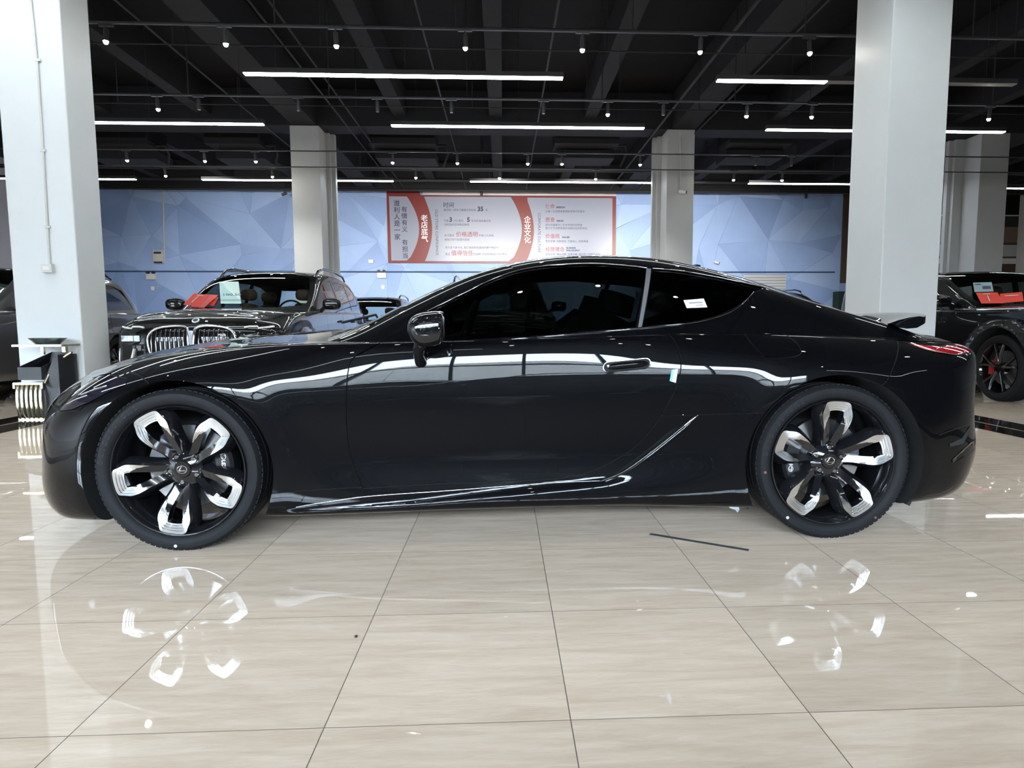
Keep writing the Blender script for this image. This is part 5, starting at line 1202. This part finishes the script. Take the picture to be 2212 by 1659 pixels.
for i, (x, y) in enumerate(((-10.4, -5.1), (-5.1, -5.1), (.2, -5.1), (5.5, -5.1), (-7.7, -2.75), (-2.4, -2.75), (2.9, -2.75))):  # unseen cars added to keep bright floor reflections off the lower coupe body
    r_ = dup(suv, (x, y, 0), 0, 'added unseen black SUV behind the viewer, darkens the coupe reflections, '+['by the windows, far left', 'by the windows, left of centre', 'by the windows, right of centre', 'by the windows, far right', 'nearer row, left', 'nearer row, middle', 'nearer row, right'][i], group='added black SUVs out of view, darkening the coupe reflections'); r_.scale = (1, 1, .82)
off = make_suv('off_roader', 'boxy black off-roader with red brochures on its windscreen, at right photo edge', (7.14, 6.80, 0), mat('off_roader_black', (.003, .003, .0035), .4, coat=1.0, spec=.1), True)
# ---- papers and brochures on the cars
M_paper = mat('price_sheet_pale_green', (.70, .88, .82), .5); M_redpaper = mat('red_brochure', (.75, .06, .035), .45); M_paper2 = mat('price_sheet_grey', (.30, .42, .42), .5)
def card(name, label, cat, m, quad, th=.004, texts=()):
    a, b, c, d = [Vector(q) for q in quad]; c = b+(d-a); n = (b-a).cross(d-a).normalized()
    t = MB().add([a, b, c, d, a+n*th, b+n*th, c+n*th, d+n*th], [(0,1,2,3),(7,6,5,4),(0,4,5,1),(1,5,6,2),(2,6,7,3),(3,7,4,0)]).build(name, m); tag(t, label, cat)
    return t, a, (b-a), (d-a), n
def hitter(root, names):
    bpy.context.view_layer.update(); V = []; F = []
    for c in root.children:
        if c.name.split('.')[0] in names:
            k = len(V); V += [c.matrix_world @ v.co for v in c.data.vertices]; F += [tuple(i+k for i in p.vertices) for p in c.data.polygons]
    return BVHTree.FromPolygons(V, F)
def proj(bv, u, v, off):
    d = ray(u, v).normalized(); o_ = Vector((0, 0, CAM_H)); loc, n, i, dist = bv.ray_cast(o_, d)
    return loc-d*off if loc else None
def quad_on(bv, L, off):
    P = [proj(bv, u, v, off) for u, v in L]; good = [p for p in P if p]; 
    for i, p in enumerate(P):
        if p is None: P[i] = aty(*L[i], sum(g.y for g in good)/len(good))
    return P
bw = hitter(suv, ('windscreen', 'roof', 'bonnet', 'body_shell'))
bws = hitter(suv, ('windscreen',))
q = quad_on(bws, [(477, 656), (521, 656), (519, 608), (474, 609)], .06)
t, a, ex, ey, n = card('price_sheet', 'pale green price sheet reading 100.50 on the large black SUV windscreen', 'sign', M_paper, q)
if n.y > 0: n = -n
Mx = frame_m(a+ex*.10+ey*.34+n*.006, ex, ey); text('price_figures', '100.50', .10, M_tdark, t, Mx, .001)
def plate(pts, nm, m, e): MB().add([a+ex*x+ey*y+n*e for x, y in pts], [tuple(range(len(pts)))]).build(nm, m, t)
plate([(.03, .03), (.97, .03), (.97, .16), (.35, .66), (.2, .92), (.03, .95)], 'printed_slope', mat('sheet_print_teal', (.45, .70, .68), .5), .0045)
plate([(.0, .13), (1.0, .13), (1.0, .15), (.0, .15)], 'fold_line', M_frame, .005)
def brochure(P, off, name_label, lines, bv=bw):
    q = quad_on(bv, P, off)
    global t, a, ex, ey, n
    t, a, ex, ey, n = card('brochure', name_label, 'brochure', M_redpaper, q, .003)
    if n.y > 0: n = -n
    for (u0, v0, u1, v1) in lines:
        MB().tube([a+ex*u0+ey*v0+n*.006, a+ex*u1+ey*v1+n*.006], .006, 4).build('white_print', M_whitemark, t)
    return t
brochure([(396, 658), (430, 662), (449, 629), (419, 634)], .20, 'tilted red brochure on the large black SUV bonnet, left one of a pair', [(.40, .25, .45, .8), (.32, .88, .68, .88)])
brochure([(412, 663), (441, 665), (451, 634), (443, 636)], .12, 'folded red leaf between the two red brochures on the large black SUV', [])
brochure([(434, 655), (461, 662), (477, 639), (446, 636)], .06, 'red brochure nearest the price sheet on the large black SUV', [(.2, .72, .85, .72), (.25, .9, .5, .9)])
bo = hitter(off, ('windscreen', 'roof', 'bonnet', 'body_shell'))
q = quad_on(hitter(off, ('windscreen',)), [(2105, 631), (2146, 630), (2144, 611), (2102, 611)], .02); t, a, ex, ey, n = card('price_sheet', 'grey green price sheet on the windscreen of the boxy off-roader', 'sign', M_paper2, q)
if n.y > 0: n = -n
plate([(.45, .25), (.9, .25), (.9, .6), (.45, .6)], 'printed_block', M_tdark, .005); plate([(.08, .72), (.4, .72), (.4, .85), (.08, .85)], 'printed_heading', M_tdark, .005)
brochure([(2120, 656), (2168, 655), (2155, 627), (2108, 633)], .08, 'red brochure on the off-roader bonnet, nearer the white pillar', [(.42, .2, .45, .7), (.3, .85, .6, .85)], bo)
brochure([(2162, 655), (2211, 651), (2197, 632), (2160, 635)], .04, 'red brochure on the off-roader bonnet, at the photo edge', [(.2, .72, .8, .68)], bo)
# ================================================================== BIN AND DISH BY THE LEFT PILLAR
M_gold = mat('pale_gold_metal', (.80, .72, .50), .25, metal=1.0)
M_navy = mat('black_satin_metal', (.008, .008, .011), .35)
by = 6.86
def bq(u, v, y=by): return aty(u, v, y)
p0 = bq(48, 905); cxb = (bq(42, 905).x+bq(100, 903).x)/2; bn = thing('waste_bin', 'tall black and gold lobby bin with curved gold ribs beside left white pillar', 'bin', (cxb+.04, by, 0))
B0 = Vector((cxb+.04, 0, 0))
def bl_(u, v, y=by): p = aty(u, v, y); return (p.x-cxb-.04, p.z)
x0, _ = bl_(43, 905); x1, _ = bl_(100, 903); _, zf = bl_(70, 903)
MB().box(x0, x1+.02, -.02, .30, 0.0, .022).build('base_plate', M_gold, bn)
_, zr = bl_(70, 829); 
for i in range(6):
    xx = x0+.02+(x1-x0-.035)*i/5; P = []
    for k in range(15):
        f = k/14; P.append((xx+.012*math.sin(PI*f), -.012-.045*math.sin(PI*f)**.7, .02+(zr-.02)*f))
    MB().tube(P, .0150, 6).build('gold_rib', M_gold, bn, 60)
MB().prism([(x0, .02), (x1+.16, .02), (x1+.16, zr+.30), (x1+.11, zr+.26), (x1+.05, zr+.12), (x1+.01, zr), (x0, zr)], .0, .30).build('cabinet', M_navy, bn)
a0, z0 = bl_(37, 828); a1, _ = bl_(101, 827); MB().box(a0, a1, -.06, .04, z0-.012, z0+.012).build('gold_rail', M_gold, bn)
for xx in (a0, a1-.02): MB().box(xx, xx+.02, -.065, -.05, z0-.05, z0+.005).build('rail_end', M_gold, bn)
A1 = bl_(45, 793); A2 = bl_(98, 822); A3 = bl_(132, 762)
dx = A3[0]-A2[0]; zt = A1[1]; zbot = A2[1]+.01; zu = bl_(85, 762)[1]; h = MB()
X0, X1 = A1[0], A2[0]; V = [(X0, -.05, zbot), (X1, -.05, zbot), (X1, -.05, zt), (X0, -.05, zt), (X0+.16, .24, zu), (X1+.14, .24, zu), (X1+.08, .24, zbot), (X0+.08, .24, zbot)]
h.add(V, [(0,1,2,3), (0,7,4,3), (1,2,5,6), (0,1,6,7), (7,6,5,4)]); o = h.build('tilted_tray', M_navy, bn)
sd = o.modifiers.new('s', 'SOLIDIFY'); sd.thickness = .008
MB().tube([(a1, -.03, z0), (a1+.03, .03, z0+.14), (a1+.09, .08, z0+.24), (A3[0]+.02, .12, A3[1]+.0)], .011, 8).build('gold_curved_edge', M_gold, bn, 60)
b0 = bl_(80, 760); b1 = bl_(134, 755)
MB().box(b0[0], b0[0]+.03, .05, .08, b0[1]-.03, bl_(0, 750)[1]).build('top_post', M_gold, bn); MB().box(b1[0]-.035, b1[0], .05, .09, b1[1]-.03, bl_(0, 750)[1]).build('top_post', M_gold, bn)
s0 = bl_(31, 746); s1 = bl_(138, 748); MB().box(s0[0], s1[0], -.04, .26, s0[1]-.014, s0[1]+.008).build('gold_shelf', M_gold, bn)
d0 = bl_(46, 737)[0]; d1 = bl_(128, 737)[0]; r_ = (d1-d0)/2; zd = s0[1]+.008; zz_ = bl_(0, 731)[1]
dish = thing('ash_dish', 'shallow dark marbled dish on the gold shelf of the lobby bin', 'dish', (cxb+.04+(d0+d1)/2, by+.11, zd))
o = MB().lathe([(.001, 0), (r_*.62, 0), (r_, zz_-zd), (r_*.93, zz_-zd), (r_*.58, .012), (.001, .012)], 40, T=Matrix.Diagonal((1, .62, 1, 1))).build('bowl', mat('dark_marbled_ceramic', (.05, .07, .065), .1, noise=.9, nscale=25), dish, 30)
# ---- bits on the floor
a, b = onz(1404, 1154, .0), onz(1617, 1189, .0); d = (b-a).normalized(); q = Vector((-d.y, d.x, 0))*.012
tag(MB().add([a-q, b-q, b+q, a+q, a-q+Vector((0,0,.002)), b-q+Vector((0,0,.002)), b+q+Vector((0,0,.002)), a+q+Vector((0,0,.002))], [(0,1,2,3),(7,6,5,4),(0,4,5,1),(1,5,6,2),(2,6,7,3),(3,7,4,0)]).build('tape_strip', mat('dark_grey_tape', (.06, .06, .058), .5)), 'strip of dark grey tape on the floor in front of the coupe rear wheel', 'tape')
p = onz(769, 1374, .003); tag(MB().lathe([(.001, .003), (.004, .002), (.005, -.003)], 10, T=Matrix.Translation(p)).build('dark_speck', mat('dark_speck', (.03, .02, .02), .7)), 'tiny dark speck on the beige floor in front of the door', 'speck')
